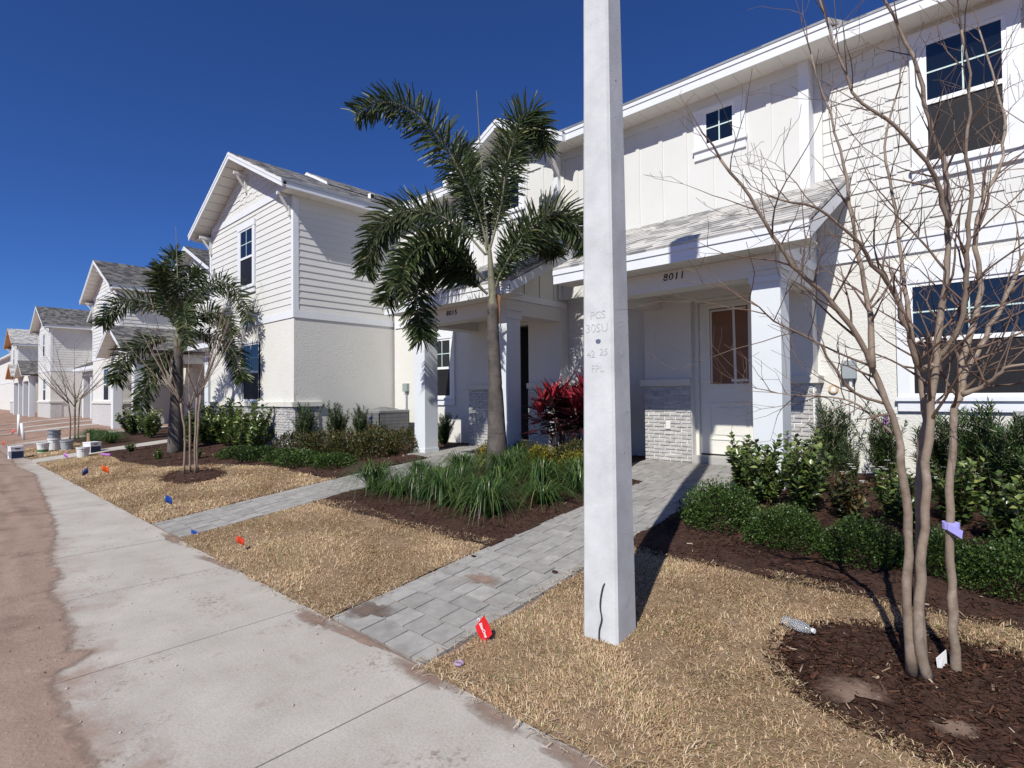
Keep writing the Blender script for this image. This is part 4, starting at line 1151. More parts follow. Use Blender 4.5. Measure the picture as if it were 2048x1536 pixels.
def gable_porch(root, xc, yfr=5.4, half=2.1, cols=(-1.65, 1.55), mat='roof_dark', ply=False, zp=4.45):
    for c in cols:
        cl = B('column', 'column', root, xc+c-.17, xc+c+.17, yfr, yfr+.335, .25, 2.95, .01)
        B('capital', 'column', cl, xc+c-.19, xc+c+.19, yfr-.02, yfr+.355, 2.87, 2.95)
    b = MB(); b.box(xc-1.85, xc+1.75, yfr+.01, yfr+.32, 2.95, 3.3); b.box(xc-1.84, xc-1.54, yfr+.32, 8.3, 2.9501, 3.3); b.box(xc+1.44, xc+1.74, yfr+.32, 8.3, 2.9502, 3.3); b.build('beam', 'smooth', root)
    t = MB(); t.xz([(xc-1.8, 3.3), (xc+1.7, 3.3), (xc, zp-.2)], yfr+.02, yfr+.2); t.build('gable_wall', 'ply' if ply else 'cream', root)
    gable_roof(root, xc, zp, half, yfr-.45, 8.4, .5, mat, wall=yfr+.02, soff='ply' if ply else 'soffit', rake_mat='ply' if ply else 'white')
    w = B('brick_wainscot', 'brick_far', root, xc-1.7, xc+1.6, 8.2, 8.3, .3, 1.6)
    B('sill', 'sill', root, xc-1.7, xc+1.6, 8.14, 8.3, 1.6, 1.7)

T4 = thing('townhouse', 'recessed white townhouse with small porch gable behind the shorter palm', 'townhouse', (-22.7, 8.3, .48))
link_block(T4, -28.1, -17.4)
gable_porch(T4, -25.6)
gable_roof(T4, -26.4, 8.2, 3.0, 7.8, 13, .47, 'roof_dark', wall=8.2)
MB().xz([(-29.0, 5.9), (-23.8, 5.9), (-23.8, 6.84), (-26.4, 8.06), (-29.0, 6.84)], 8.2, 8.6).build('gable_wall', 'cream', T4)
for c in (-20.7, -18.1):
    cl = B('column', 'column', T4, c-.17, c+.17, YC, YC+.335, .35, 3.0, .01); B('capital', 'column', cl, c-.19, c+.19, YC-.02, YC+.355, 2.92, 3.0)
B('beam', 'smooth', T4, -20.87, -17.93, YC+.01, YC+.32, 3.0, 3.25)
roof_plane(T4, (-21.3, YF, 3.45), (-17.5, YF, 3.45), (-17.5, 8.3, 4.4), (-21.3, 8.3, 4.4), 'roof_dark')
B('fascia', 'white', T4, -21.3, -17.5, YF-.02, YF, 3.25, 3.42)
T5 = thing('townhouse', 'second gable end townhouse in the row, behind the shorter palm', 'townhouse', (-30.7, 6, .3))
wing(T5, -30.7, mat='roof_dark')
T6 = thing('townhouse', 'recessed white townhouse with low shed porch behind the farthest bare tree', 'townhouse', (-40, 8.3, .48))
link_block(T6, -46.0, -33.3)
for c in (-41.7, -39.4, -37.2):
    cl = B('column', 'column', T6, c-.17, c+.17, YC, YC+.335, .35, 3.0, .01); B('capital', 'column', cl, c-.19, c+.19, YC-.02, YC+.355, 2.92, 3.0)
B('beam', 'smooth', T6, -41.9, -37.0, YC+.01, YC+.32, 3.0, 3.25)
roof_plane(T6, (-42.2, YF, 3.45), (-36.6, YF, 3.45), (-36.6, 8.3, 4.4), (-42.2, 8.3, 4.4), 'roof_dark')
B('fascia', 'white', T6, -42.2, -36.6, YF-.02, YF, 3.25, 3.42)
gable_roof(T6, -44.2, 8.0, 2.4, 7.8, 13, .47, 'roof_dark', wall=8.2)
MB().xz([(-46.2, 5.9), (-42.2, 5.9), (-42.2, 6.85), (-44.2, 7.75), (-46.2, 6.85)], 8.2, 8.6).build('gable_wall', 'cream', T6)
T7 = thing('townhouse', 'third gable end townhouse in the row, with dark grey roof and tall side wall', 'townhouse', (-48.6, 6, .3))
wing(T7, -48.6, mat='roof_dark')
T8 = thing('townhouse', 'far white townhouse with two porch gables left of the third gable end', 'townhouse', (-56, 8.3, .48))
link_block(T8, -63.0, -51.3)
gable_porch(T8, -53.6)
gable_porch(T8, -59.5, ply=True, mat='roof')
T9 = thing('townhouse', 'unfinished townhouse with orange raw plywood gable and pale roof at far left', 'townhouse', (-65.7, 6, .3))
wing(T9, -65.7, mat='roof', ply=True)
T10 = thing('townhouse', 'most distant pale townhouse cut by the left edge', 'townhouse', (-80, 8.3, .48))
link_block(T10, -92, -68.4, 6.8)

# ------------------------------------------------------------------ trees and plants
TREE1=[
 ([(-0.41,3.49,0.13),(-0.42,3.46,0.52),(-0.41,3.45,0.91),(-0.42,3.43,1.17),(-0.43,3.41,1.35),(-0.47,3.36,1.53),(-0.52,3.30,1.73),(-0.60,3.18,1.94),(-0.69,3.04,2.11),(-0.77,2.91,2.20),(-0.83,2.80,2.34),(-0.90,2.68,2.52),(-0.99,2.55,2.70)],(0.027, 0.006)),
 ([(-0.52,3.28,1.72),(-0.53,3.31,1.97),(-0.54,3.33,2.07),(-0.58,3.32,2.31),(-0.61,3.33,2.53),(-0.63,3.34,2.76),(-0.69,3.32,3.07),(-0.77,3.28,3.44)],(0.018, 0.004)),
 ([(-0.35,3.51,0.12),(-0.38,3.47,0.36),(-0.36,3.47,0.66),(-0.34,3.48,0.94),(-0.32,3.48,1.30),(-0.30,3.49,1.60),(-0.28,3.50,1.76),(-0.26,3.51,1.96),(-0.23,3.51,2.21),(-0.22,3.50,2.42),(-0.23,3.46,2.73),(-0.27,3.39,2.92),(-0.31,3.34,3.16),(-0.37,3.26,3.38),(-0.44,3.17,3.57)],(0.029, 0.006)),
 ([(-0.29,3.50,1.73),(-0.34,3.42,1.72),(-0.37,3.34,1.88),(-0.41,3.25,2.07),(-0.46,3.13,2.17),(-0.53,2.94,2.31),(-0.62,2.74,2.42),(-0.73,2.53,2.44)],(0.02, 0.004)),
 ([(-0.38,3.67,0.10),(-0.39,3.65,0.66),(-0.37,3.67,1.28),(-0.35,3.69,1.47),(-0.36,3.69,1.65),(-0.39,3.67,1.85),(-0.42,3.71,2.11),(-0.45,3.76,2.40),(-0.48,3.81,2.70),(-0.52,3.84,3.02),(-0.48,3.95,3.35)],(0.024, 0.005)),
 ([(-0.24,3.67,0.07),(-0.25,3.64,0.38),(-0.25,3.64,0.64),(-0.25,3.62,1.03),(-0.23,3.63,1.29),(-0.22,3.63,1.50),(-0.20,3.65,1.58),(-0.17,3.69,1.71),(-0.11,3.77,1.84),(-0.04,3.86,2.02),(0.02,3.94,2.19),(0.09,4.03,2.40),(0.12,4.08,2.68),(0.12,4.10,3.02)],(0.027, 0.006)),
 ([(-0.19,3.65,1.58),(-0.12,3.64,1.61),(-0.07,3.60,1.65),(-0.02,3.57,1.71),(0.07,3.60,1.73),(0.15,3.62,1.81)],(0.016, 0.004)),
 ([(-0.20,3.66,1.59),(-0.19,3.71,1.76),(-0.14,3.79,1.97),(-0.11,3.85,2.19),(-0.13,3.87,2.44),(-0.08,3.98,2.70),(-0.02,4.11,2.87),(0.00,4.22,3.15),(-0.04,4.26,3.45),(-0.10,4.29,3.76)],(0.02, 0.004)),
 ([(-0.29,3.52,1.76),(-0.22,3.50,1.83),(-0.17,3.47,1.95),(-0.15,3.41,2.13),(-0.14,3.34,2.31),(-0.12,3.29,2.53),(-0.13,3.21,2.69),(-0.11,3.15,2.89),(-0.13,3.06,3.17)],(0.018, 0.004)),
 ([(-0.47,3.38,1.53),(-0.60,3.17,1.61),(-0.69,2.99,1.83),(-0.80,2.75,1.92),(-0.87,2.55,2.02)],(0.009, 0.003)),
 ([(-0.43,3.43,1.35),(-0.55,3.36,1.48),(-0.65,3.30,1.56),(-0.85,3.25,1.58),(-1.00,3.25,1.60)],(0.008, 0.0025)),
 ([(-0.21,3.44,2.41),(-0.24,3.36,2.58),(-0.28,3.26,2.68),(-0.38,3.10,2.85),(-0.50,2.99,2.97),(-0.58,2.91,3.21),(-0.63,2.86,3.45)],(0.014, 0.004)),
]
PALM1T=[(-6.08,6.27,0.36),(-6.08,6.26,1.12),(-6.08,6.24,1.84),(-6.09,6.21,2.48),(-6.08,6.20,3.04)]
PALM1=[
 [(-6.12,6.14,3.92),(-6.21,6.01,4.55),(-6.36,5.82,5.10),(-6.59,5.56,5.64),(-6.88,5.24,6.09),(-7.18,4.93,6.22),(-7.48,4.63,6.03)],
 [(-6.10,6.16,3.92),(-6.00,6.30,4.57),(-5.92,6.40,5.31),(-5.82,6.53,5.87),(-5.69,6.70,6.13),(-5.58,6.86,5.92),(-5.57,6.93,5.61)],
 [(-6.10,6.10,3.20),(-6.27,5.78,3.52),(-6.44,5.46,3.78),(-6.56,5.20,3.66),(-6.56,5.05,3.19),(-6.44,5.01,2.72),(-6.32,4.97,2.43)],
 [(-6.15,6.12,3.84),(-6.50,5.89,4.30),(-6.91,5.60,4.57),(-7.33,5.32,4.60),(-7.64,5.14,4.34),(-7.83,5.07,3.99),(-7.95,5.07,3.65)],
 [(-6.07,6.21,3.21),(-5.92,6.26,3.58),(-5.60,6.45,4.12),(-5.27,6.67,4.41),(-5.01,6.83,4.31),(-4.83,6.92,3.98),(-4.75,6.92,3.58)],
 [(-6.13,6.07,3.43),(-6.19,5.71,3.69),(-6.25,5.35,3.87),(-6.30,5.01,3.81),(-6.31,4.71,3.54),(-6.22,4.50,3.14)],
 [(-6.14,6.18,3.85),(-6.21,6.34,4.55),(-6.23,6.55,5.11),(-6.22,6.79,5.69),(-6.17,7.07,6.11),(-6.19,7.29,6.28)],
 [(-6.15,6.17,3.85),(-6.42,6.25,4.41),(-6.71,6.31,5.00),(-6.94,6.42,5.61),(-7.09,6.61,6.07)],
 [(-6.11,6.22,3.45),(-6.03,6.56,3.98),(-5.91,6.93,4.28),(-5.85,7.25,4.29),(-5.85,7.53,4.04)],
]
SPEAR1=[(-6.12,6.15,3.92),(-6.15,6.09,4.72),(-6.18,6.04,5.60),(-6.21,6.00,6.47)]
PALM2T=[(-15.36,4.34,0.21),(-15.33,4.35,1.05),(-15.29,4.36,1.80),(-15.26,4.37,2.54),(-15.24,4.38,2.92)]
PALM2=[
 [(-15.23,4.38,3.41),(-15.46,4.33,4.19),(-15.66,4.32,4.72),(-15.77,4.40,5.20),(-15.87,4.49,5.37)],
 [(-15.19,4.41,3.41),(-14.87,4.63,4.02),(-14.49,4.90,4.40),(-14.12,5.17,4.37),(-13.85,5.37,3.92),(-13.71,5.44,3.43)],
 [(-15.26,4.35,3.41),(-15.53,4.05,3.81),(-15.86,3.70,4.03),(-16.19,3.36,3.97),(-16.39,3.15,3.66),(-16.45,3.06,3.41)],
 [(-15.29,4.33,3.04),(-15.55,4.00,3.04),(-15.79,3.69,2.91),(-15.99,3.43,2.60),(-16.04,3.30,2.17),(-16.00,3.25,1.99)],
 [(-15.29,4.33,2.92),(-15.29,4.10,2.60),(-15.30,3.84,2.28),(-15.23,3.67,1.80),(-15.11,3.54,1.35)],
 [(-15.20,4.42,3.04),(-14.79,4.72,3.18),(-14.38,5.04,3.02),(-14.08,5.25,2.71),(-13.93,5.34,2.21),(-13.83,5.37,2.02)],
 [(-15.21,4.40,3.29),(-15.47,4.53,3.96),(-15.64,4.75,4.65),(-15.75,5.02,4.98)],
 [(-15.19,4.42,3.16),(-14.75,4.59,3.51),(-14.30,4.78,3.67),(-13.87,4.97,3.46),(-13.58,5.03,3.08)],
 [(-15.26,4.35,3.29),(-15.26,4.09,4.01),(-15.15,3.93,4.46),(-14.92,3.89,4.78)],
 [(-15.19,4.37,3.16),(-14.79,4.28,3.49),(-14.37,4.22,3.67),(-13.96,4.16,3.39),(-13.58,4.09,2.78)],
]

def curve(pts, n):
    """Catmull-Rom through pts, n samples."""
    P = [Vector(p) for p in pts]; P = [P[0]*2 - P[1]] + P + [P[-1]*2 - P[-2]]
    out = []
    for i in range(n):
        t = i/(n-1)*(len(P)-3); k = min(int(t), len(P)-4); u = t - k
        a, b, c, d = P[k:k+4]
        out.append(0.5*((2*b) + (c-a)*u + (2*a-5*b+4*c-d)*u*u + (3*b-a-3*c+d)*u**3))
    return out

def twigs(mb, p, d, L, r0, lvl, R):
    """A crooked shoot with side shoots, upward seeking."""
    n = max(3, int(L/.07)); pts = [p.copy()]; q = p.copy(); d = d.normalized()
    for i in range(n):
        d = (d + Vector((R.gauss(0, .13), R.gauss(0, .13), R.gauss(.035, .10)))).normalized()
        q = q + d*(L/n); pts.append(q.copy())
        if lvl > 0 and i > 0 and R.random() < (.5 if lvl > 1 else .34):
            side = Vector((R.gauss(0, 1), R.gauss(0, 1), R.gauss(.35, .6))).normalized()
            dd = (d*.75 + side*.75).normalized()
            twigs(mb, q, dd, L*R.uniform(.35, .7)*(1 - .45*i/n), r0*(1 - .6*i/n)*.62, lvl-1, R)
    mb.tube(pts, [max(r0*(1 - .8*i/n), .0011) for i in range(n+1)], 5 if r0 > .004 else 3, cap=False)

def bare_tree(name, label, limbs, base, seed, depth=2, minr=.0, twig_scale=1.0):
    R = random.Random(seed)
    T = thing(name, label, 'tree', base, None)
    stem = MB(); br = MB(); tw = MB()
    for pts, (r0, r1) in limbs:
        n = max(10, len(pts)*3); c = curve(pts, n)
        for i in range(2, n-1): c[i] += Vector((R.gauss(0, .004), R.gauss(0, .004), 0))
        r0 *= .9
        rr = [max(r1, r0 + (r1-r0)*(i/(n-1))**.8)*R.uniform(.95, 1.06) for i in range(n)]
        low = c[0].z < 0.6
        if low: rr[0] *= 1.25
        (stem if low else br).tube(c, rr, 10 if r0 > .012 else 7)
        for i in range(3, n):
            if c[i].z < 1.45 and low: continue
            if R.random() < .74:
                t = (c[min(i+1, n-1)] - c[i-1]).normalized()
                side = Vector((R.gauss(0, 1), R.gauss(0, 1), R.gauss(.2, .5))).normalized()
                twigs(tw, c[i], (t*.8 + side*.8), R.uniform(.2, .6)*twig_scale, max(rr[i]*.5, .0032), depth, R)
        twigs(tw, c[-1], c[-1]-c[-2], R.uniform(.25, .5)*twig_scale, rr[-1]*.9, depth, R)
    stem.build('trunk', 'myrtle', T, smooth=True)
    if br.v: br.build('limb', 'myrtle', T, smooth=True)
    tw.build('crown', 'myrtle_twig', T, smooth=True)
    return T

EYEP = Vector((0, 0, EYE))
TREE1 = [([EYEP + (Vector(p) - EYEP)*.962 for p in pts], rr_) for pts, rr_ in TREE1]
bt = bare_tree('crape_myrtle', 'large leafless multi stemmed tree in a mulch ring right of the pole', TREE1, (-.32, 3.35, .15), 3)
rb = MB(); cxy = (-.238, 3.49)
rb.lathe([(.036, 0), (.0365, .018), (.036, .034)], (cxy[0], cxy[1], .91), 14)
rb.hull8([(cxy[0]-.01, cxy[1]-.04, 0.910), (cxy[0]+.045, cxy[1]-.06, 0.880), (cxy[0]+.045, cxy[1]-.058, 0.880), (cxy[0]-.01, cxy[1]-.038, 0.910), (cxy[0]-.01, cxy[1]-.04, 0.943), (cxy[0]+.05, cxy[1]-.06, 0.920), (cxy[0]+.05, cxy[1]-.058, 0.920), (cxy[0]-.01, cxy[1]-.038, 0.943)])
o = rb.build('ribbon', 'ribbon'); tag(o, 'lavender ribbon tied round the right stem of the nearest bare tree', 'ribbon')

def vase(base, n, h_trunk, h_top, spread, r0, seed):
    R = random.Random(seed); limbs = []
    for i in range(n):
        a = 2*math.pi*i/n + R.uniform(-.3, .3); b = Vector(base) + Vector((math.cos(a), math.sin(a), 0))*R.uniform(.05, .16)
        out = Vector((math.cos(a), math.sin(a), 0))
        top = b + out*.05; top.z = base[2] + h_trunk*R.uniform(.85, 1.1)
        limbs.append(([b, b + Vector((R.gauss(0, .015), R.gauss(0, .015), h_trunk*.5)), top], (r0, r0*.75)))
        for j in range(4):
            aa = a + R.uniform(-1.1, 1.1); o2 = Vector((math.cos(aa), math.sin(aa), 0)); s_ = R.uniform(.45, 1)*spread
            H = h_top*R.uniform(.75, 1.0) - (h_trunk)
            limbs.append(([top, top + o2*s_*.30 + Vector((0, 0, H*.28)), top + o2*s_*.65 + Vector((0, 0, H*.62)), top + o2*s_ + Vector((0, 0, H))], (r0*.55, .004)))
    return limbs
bare_tree('crape_myrtle', 'leafless multi stemmed tree on the lawn before the lap sided house', vase((-11.2, 3.45, .19), 4, 1.35, 3.2, 1.15, .024, 5), (-11.2, 3.45, .17), 5, depth=2, twig_scale=.9)
bare_tree('crape_myrtle', 'farthest leafless tree, beside the grassy plants near the buckets', vase((-24.0, 3.7, .18), 4, 1.3, 3.4, 1.6, .030, 8), (-24.0, 3.7, .17), 9, depth=1, twig_scale=1.15)

# palms with bushy fronds
def frond_mesh(pts, n_st, per, llen, lwid, R):
    c = curve(pts, n_st); V = []; F = []
    for i in range(n_st):
        t_ = i/(n_st-1)
        if t_ < .09: continue
        tan = (c[min(i+1, n_st-1)] - c[max(i-1, 0)]).normalized()
        a = tan.cross(Vector((0, 0, 1)))
        a = a.normalized() if a.length > .05 else Vector((1, 0, 0))
        b = a.cross(tan).normalized()
        prof = min(1, (t_-.06)*4.5)*(1 - .42*max(0, t_-.55)/.45)
        for k in range(per):
            ph = math.pi*(k + R.uniform(-.3, .3))/per*2
            out = a*math.cos(ph) + b*math.sin(ph)
            d = (out + tan*R.uniform(.25, .7) + Vector((0, 0, -.10))).normalized()
            L = llen*prof*R.uniform(.75, 1.12); w = lwid*R.uniform(.7, 1.2)
            s_ = d.cross(out.cross(tan) + Vector((R.gauss(0, .4), R.gauss(0, .4), R.gauss(0, .4))))
            s_ = s_.normalized() if s_.length > 1e-3 else a
            p0 = c[i]; p1 = p0 + d*L*.55; d2 = (d + Vector((0, 0, -.28)) + tan*.1).normalized(); p2 = p1 + d2*L*.45
            bi = len(V)
            V += [p0 - s_*w*.25, p0 + s_*w*.25, p1 + s_*w*.5, p1 - s_*w*.5, p2 + s_*w*.22, p2 - s_*w*.22]
            F += [(bi, bi+1, bi+2, bi+3), (bi+3, bi+2, bi+4, bi+5)]
    return c, V, F
def palm(label, trunk, radii, fronds, sheath_top, R, llen, lwid, n_st, per, spear=None, shaft_r=.1):
    base = trunk[0]; T = thing('foxtail_palm', label, 'palm tree', base)
    c = curve(trunk, 26); rr = np.interp(np.linspace(0, 1, 26), np.linspace(0, 1, len(radii)), radii)
    c[0].z -= .08
    MB().tube(c, list(rr), 18).build('trunk', 'palm_trunk', T, smooth=True)
    rg = MB()
    for i in (2, 3, 5, 6, 8, 10, 13, 17):
        p = c[i] + Vector((0, 0, random.uniform(-.03, .03))); r_ = rr[i]
        rg.lathe([(r_*.98, -.005), (r_+.002, -.003), (r_+.002, .003), (r_*.98, .005)], p, 18)
    rg.build('leaf_scar', 'palm_ring', T, smooth=True)
    top = c[-1]
    MB().tube(curve([top - Vector((0, 0, .1)), top + Vector((0, 0, .15)), top.lerp(Vector(sheath_top), .55), Vector(sheath_top)], 12), [shaft_r*.95, shaft_r*1.12, shaft_r*1.12, shaft_r*1.05, shaft_r, shaft_r*.95, shaft_r*.88, shaft_r*.8, shaft_r*.7, shaft_r*.6, shaft_r*.5, shaft_r*.4], 14).build('crownshaft', 'crownshaft', T, smooth=True)
    sh = MB(); 
    for k in range(3):
        a = R.uniform(0, 6.28); p = top + Vector((math.cos(a), math.sin(a), 0))*shaft_r
        sh.hull8([p + Vector((-.05, 0, -.25)), p + Vector((.03, .02, -.3)), p + Vector((.03, .03, -.28)), p + Vector((-.05, .01, -.22)), p + Vector((-.04, 0, .18)), p + Vector((.06, .02, .12)), p + Vector((.06, .03, .12)), p + Vector((-.04, .01, .2))])
    sh.build('dry_sheath', 'dead_sheath', T)
    for pts in fronds:
        cc, V, F = frond_mesh(pts, n_st, per, llen, lwid, R)
        o0 = ORG[T]
        fo = put('frond', mesh_np('frond', np.array([(v - o0)[:] for v in V]), F, MT['palm']), T)
        MB().tube(cc, list(np.linspace(.022, .005, n_st)), 6).build('rachis', 'crownshaft', fo, smooth=True)
    if spear:
        cc = curve(spear, 14); MB().tube(cc, list(np.linspace(.022, .004, 14)), 6).build('spear_leaf', 'crownshaft', T, smooth=True)
    return T
PALM1.append([(-6.10, 6.10, 3.20), (-6.30, 5.75, 3.50), (-6.62, 5.35, 3.62), (-6.95, 5.05, 3.45), (-7.12, 4.88, 3.05)])
palm('tall palm with bushy arching fronds standing between the two paver walkways', [Vector(p) for p in PALM1T], [.190, .138, .106, .096, .088], PALM1, (-6.11, 6.16, 4.0), random.Random(4), .45, .028, 84, 8, SPEAR1, .068)
palm('shorter palm with drooping fronds before the lap sided house', [Vector(p) for p in PALM2T], [.180, .158, .132, .112, .10], PALM2, (-15.22, 4.39, 3.45), random.Random(6), .42, .036, 56, 6, [(-15.22, 4.39, 3.4), (-15.27, 4.36, 4.6), (-15.32, 4.33, 5.9)], .1)

# strap leaved clumps
def clump_mesh(n, h, spread, w, mat, seed):
    R = np.random.default_rng(seed); V = []; F = []
    for i in range(n):
        a = R.uniform(0, 2*np.pi); r0 = R.uniform(0, .06); L = h*R.uniform(.8, 1.5); s_ = spread*R.uniform(.35, 1.15)
        d = np.array([np.cos(a), np.sin(a)]); p = np.array([-d[1], d[0]]); ww = w*R.uniform(.6, 1.2); b = len(V); K = 6
        tw = R.normal(0, .25)
        for k in range(K+1):
            t = k/K; r_ = r0 + s_*t; z = L*(2.45*t - (1.55 + .75*s_/spread)*t*t); hw = ww*(1 - t**2.5)*.5 + .0006
            c = d*r_ + p*tw*t*t*.15
            V += [(c[0]-p[0]*hw, c[1]-p[1]*hw, max(z, .01)), (c[0]+p[0]*hw, c[1]+p[1]*hw, max(z, .01))]
        for k in range(K): F.append((b+2*k, b+2*k+1, b+2*k+3, b+2*k+2))
    return mesh_np('blades', V, F, MT[mat])
LIR = [clump_mesh(240, .32, .50, .0090, 'liriope', s_) for s_ in (1, 2, 3, 4)]
front = sorted([(-6.62, 4.35), (-6.1, 4.38), (-5.62, 4.36), (-5.1, 4.32), (-4.68, 4.5), (-4.3, 4.28), (-4.08, 4.95), (-4.02, 5.62)])
back = sorted([(-6.6, 5.12), (-6.0, 5.0), (-5.5, 4.95), (-4.95, 5.15), (-4.5, 5.45), (-5.35, 5.65), (-6.35, 5.75), (-4.9, 5.95), (-5.55, 6.15), (-4.35, 6.05)])
for nm, row in (('front', front), ('back', back)):
    for i, (x, y) in enumerate(row):
        T = thing('strap_leaf_clump', '%s grassy clump from the left in the %s row at the tall palm' % (ORD[i], nm), 'grass clump', (x, y, gz(y)+.01), 'grassy clumps around the tall palm')
        put('blades', LIR[i % 4], T, (x, y, gz(y)+.01), (0, 0, random.uniform(0, 6.28)), (random.uniform(.8, 1.25),)*2 + (random.uniform(.75, 1.3),))
for i, (x, y) in enumerate([(-22.9, 4.0), (-22.0, 3.9), (-21.2, 4.1), (-20.3, 4.0)]):
    T = thing('strap_leaf_clump', '%s from left of the far grassy clumps beside the farthest bare tree' % ORD[i], 'grass clump', (x, y, gz(y)+.01), 'far grassy clumps')
    put('blades', LIR[i % 4], T, (x, y, gz(y)+.01), (0, 0, random.uniform(0, 6.28)), (1.25, 1.25, 1.1))

def leaves(P, D, N_, L, W):
    """Folded leaves: P base, D direction, N normal-ish."""
    D = D/np.linalg.norm(D, axis=1, keepdims=True); S = np.cross(D, N_); S = S/np.maximum(np.linalg.norm(S, axis=1, keepdims=True), 1e-6)
    U = np.cross(S, D); L = L[:, None]; W = W[:, None]
    n = len(P)
    V = np.concatenate([P, P + D*L*.45 + S*W*.5 + U*W*.18, P + D*L - U*L*.06, P + D*L*.45 - S*W*.5 + U*W*.18])
    i = np.arange(n); F = np.concatenate([np.stack([i, i+n, i+2*n], -1), np.stack([i, i+2*n, i+3*n], -1)])
    return V, F
def mound_mesh(rx, ry, h, n, ll, lw, mat, seed, up_=.5):
    """Dense clipped low plant: leaves through a lumpy dome, denser to the outside."""
    R = np.random.default_rng(seed)
    u = R.normal(size=(n, 3)); u[:, 2] = np.abs(u[:, 2]); u /= np.linalg.norm(u, axis=1, keepdims=True)
    az = np.arctan2(u[:, 1], u[:, 0]); lump = 1 + .07*np.sin(3*az+seed) + .05*np.sin(7*az+u[:, 2]*6+seed*2) + .045*R.normal(size=n)
    r_ = (R.random(n)**.2)*lump
    P = u*r_[:, None]*np.array([rx, ry, h]); P[:, 2] += .015
    D = u*np.array([1, 1, 1]) + R.normal(0, .65, (n, 3)) + np.array([0, 0, up_])
    V, F = leaves(P, D, R.normal(size=(n, 3)) + np.array([0, 0, 1.2]), ll*R.uniform(.6, 1.25, n), lw*R.uniform(.7, 1.25, n))
    return mesh_np('foliage', V, F, MT[mat])
def shoot_mesh(ns, h, spread, per, ll, lw, mat, seed, up_=.55, straight=.5):
    """Loose shrub: leaves in pairs along upright shoots. Returns (foliage, stems)."""
    R = random.Random(seed); P = []; D = []; Nn = []; st = MB()
    for i in range(ns):
        a = R.uniform(0, 6.28); lean = R.uniform(.0, 1)*spread; H = h*R.uniform(.55, 1.08)*(1 - .25*lean/max(spread, .01))
        b = Vector((math.cos(a), math.sin(a), 0)); p = b*R.uniform(0, .05); pts = [p.copy()]; d = (b*lean/H*(.7) + Vector((0, 0, 1))).normalized()
        K = 9
        for k in range(K):
            d = (d + Vector((R.gauss(0, .10), R.gauss(0, .10), .10*straight))).normalized(); p = p + d*H/K; pts.append(p.copy())
        st.tube(pts, list(np.linspace(.006, .002, K+1)), 4, cap=False)
        for j in range(per):
            t = .12 + .88*(j + R.random())/per; k = min(int(t*K), K-1); q = pts[k].lerp(pts[k+1], t*K - k)
            an = j*2.4 + R.uniform(-.5, .5); tt_ = (pts[k+1]-pts[k]).normalized()
            s1 = tt_.cross(Vector((1, .2, .1))).normalized(); s2 = tt_.cross(s1)
            o_ = s1*math.cos(an) + s2*math.sin(an); dd = o_*R.uniform(.6, 1) + tt_*up_*R.uniform(.6, 1.5)
            P.append(q); D.append(dd); Nn.append(tt_ + Vector((R.gauss(0, .3), R.gauss(0, .3), R.gauss(0, .3))))
    n = len(P); Rn = np.random.default_rng(seed)
    V, F = leaves(np.array([p[:] for p in P]), np.array([p[:] for p in D]), np.array([p[:] for p in Nn]), ll*Rn.uniform(.65, 1.2, n), lw*Rn.uniform(.75, 1.2, n))
    so_ = st.build('stems', 'twig'); sm = so_.data; bpy.data.objects.remove(so_)
    return mesh_np('foliage', V, F, MT[mat]), sm
VIB = [shoot_mesh(30, .74, .46, 30, .085, .046, 'vib', 30+i) for i in range(4)]
VIBL = [shoot_mesh(24, .52, .40, 26, .07, .034, 'bronze', 40+i) for i in range(3)]
POD = [shoot_mesh(40, 1.0, .34, 100, .08, .012, 'podo', 50+i, up_=.9, straight=.9) for i in range(3)]
PODW = [shoot_mesh(64, 1.0, .58, 105, .09, .013, 'podo', 60+i, up_=.8) for i in range(2)]
BOX = [mound_mesh(.40, .36, .40, 6500, .028, .018, 'box', 70+i) for i in range(4)]
GOLD = [mound_mesh(.34, .32, .36, 2200, .04, .022, 'gold', 80+i) for i in range(3)]
BRZ = [mound_mesh(.42, .38, .42, 2600, .045, .022, 'bronze', 90+i) for i in range(3)]
HEDGE = [mound_mesh(.5, .45, .30, 2600, .05, .026, 'box', 95+i, up_=.8) for i in range(3)]

def plant(name, label, cat, x, y, mesh, sc_=1.0, group=None, sz=None):
    z = gz(y) + .01; T = thing(name, label, cat, (x, y, z), group); r_ = random.uniform(0, 6.28)
    s3 = (sc_, sc_, sz if sz else sc_)
    if isinstance(mesh, tuple):
        put('foliage', mesh[0], T, (x, y, z), (0, 0, r_), s3); put('stems', mesh[1], T, (x, y, z), (0, 0, r_), s3)
    else:
        put('foliage', mesh, T, (x, y, z), (0, 0, r_), s3)
        b = MB()
        for k in range(5): b.tube([(0, 0, -.01), (math.cos(k*1.3)*.12, math.sin(k*1.3)*.12, .18)], [.008, .003], 4)
        so_ = b.build('stems', 'twig'); sm = so_.data; bpy.data.objects.remove(so_); put('stems', sm, T, (x, y, z), None, s3)
    return T
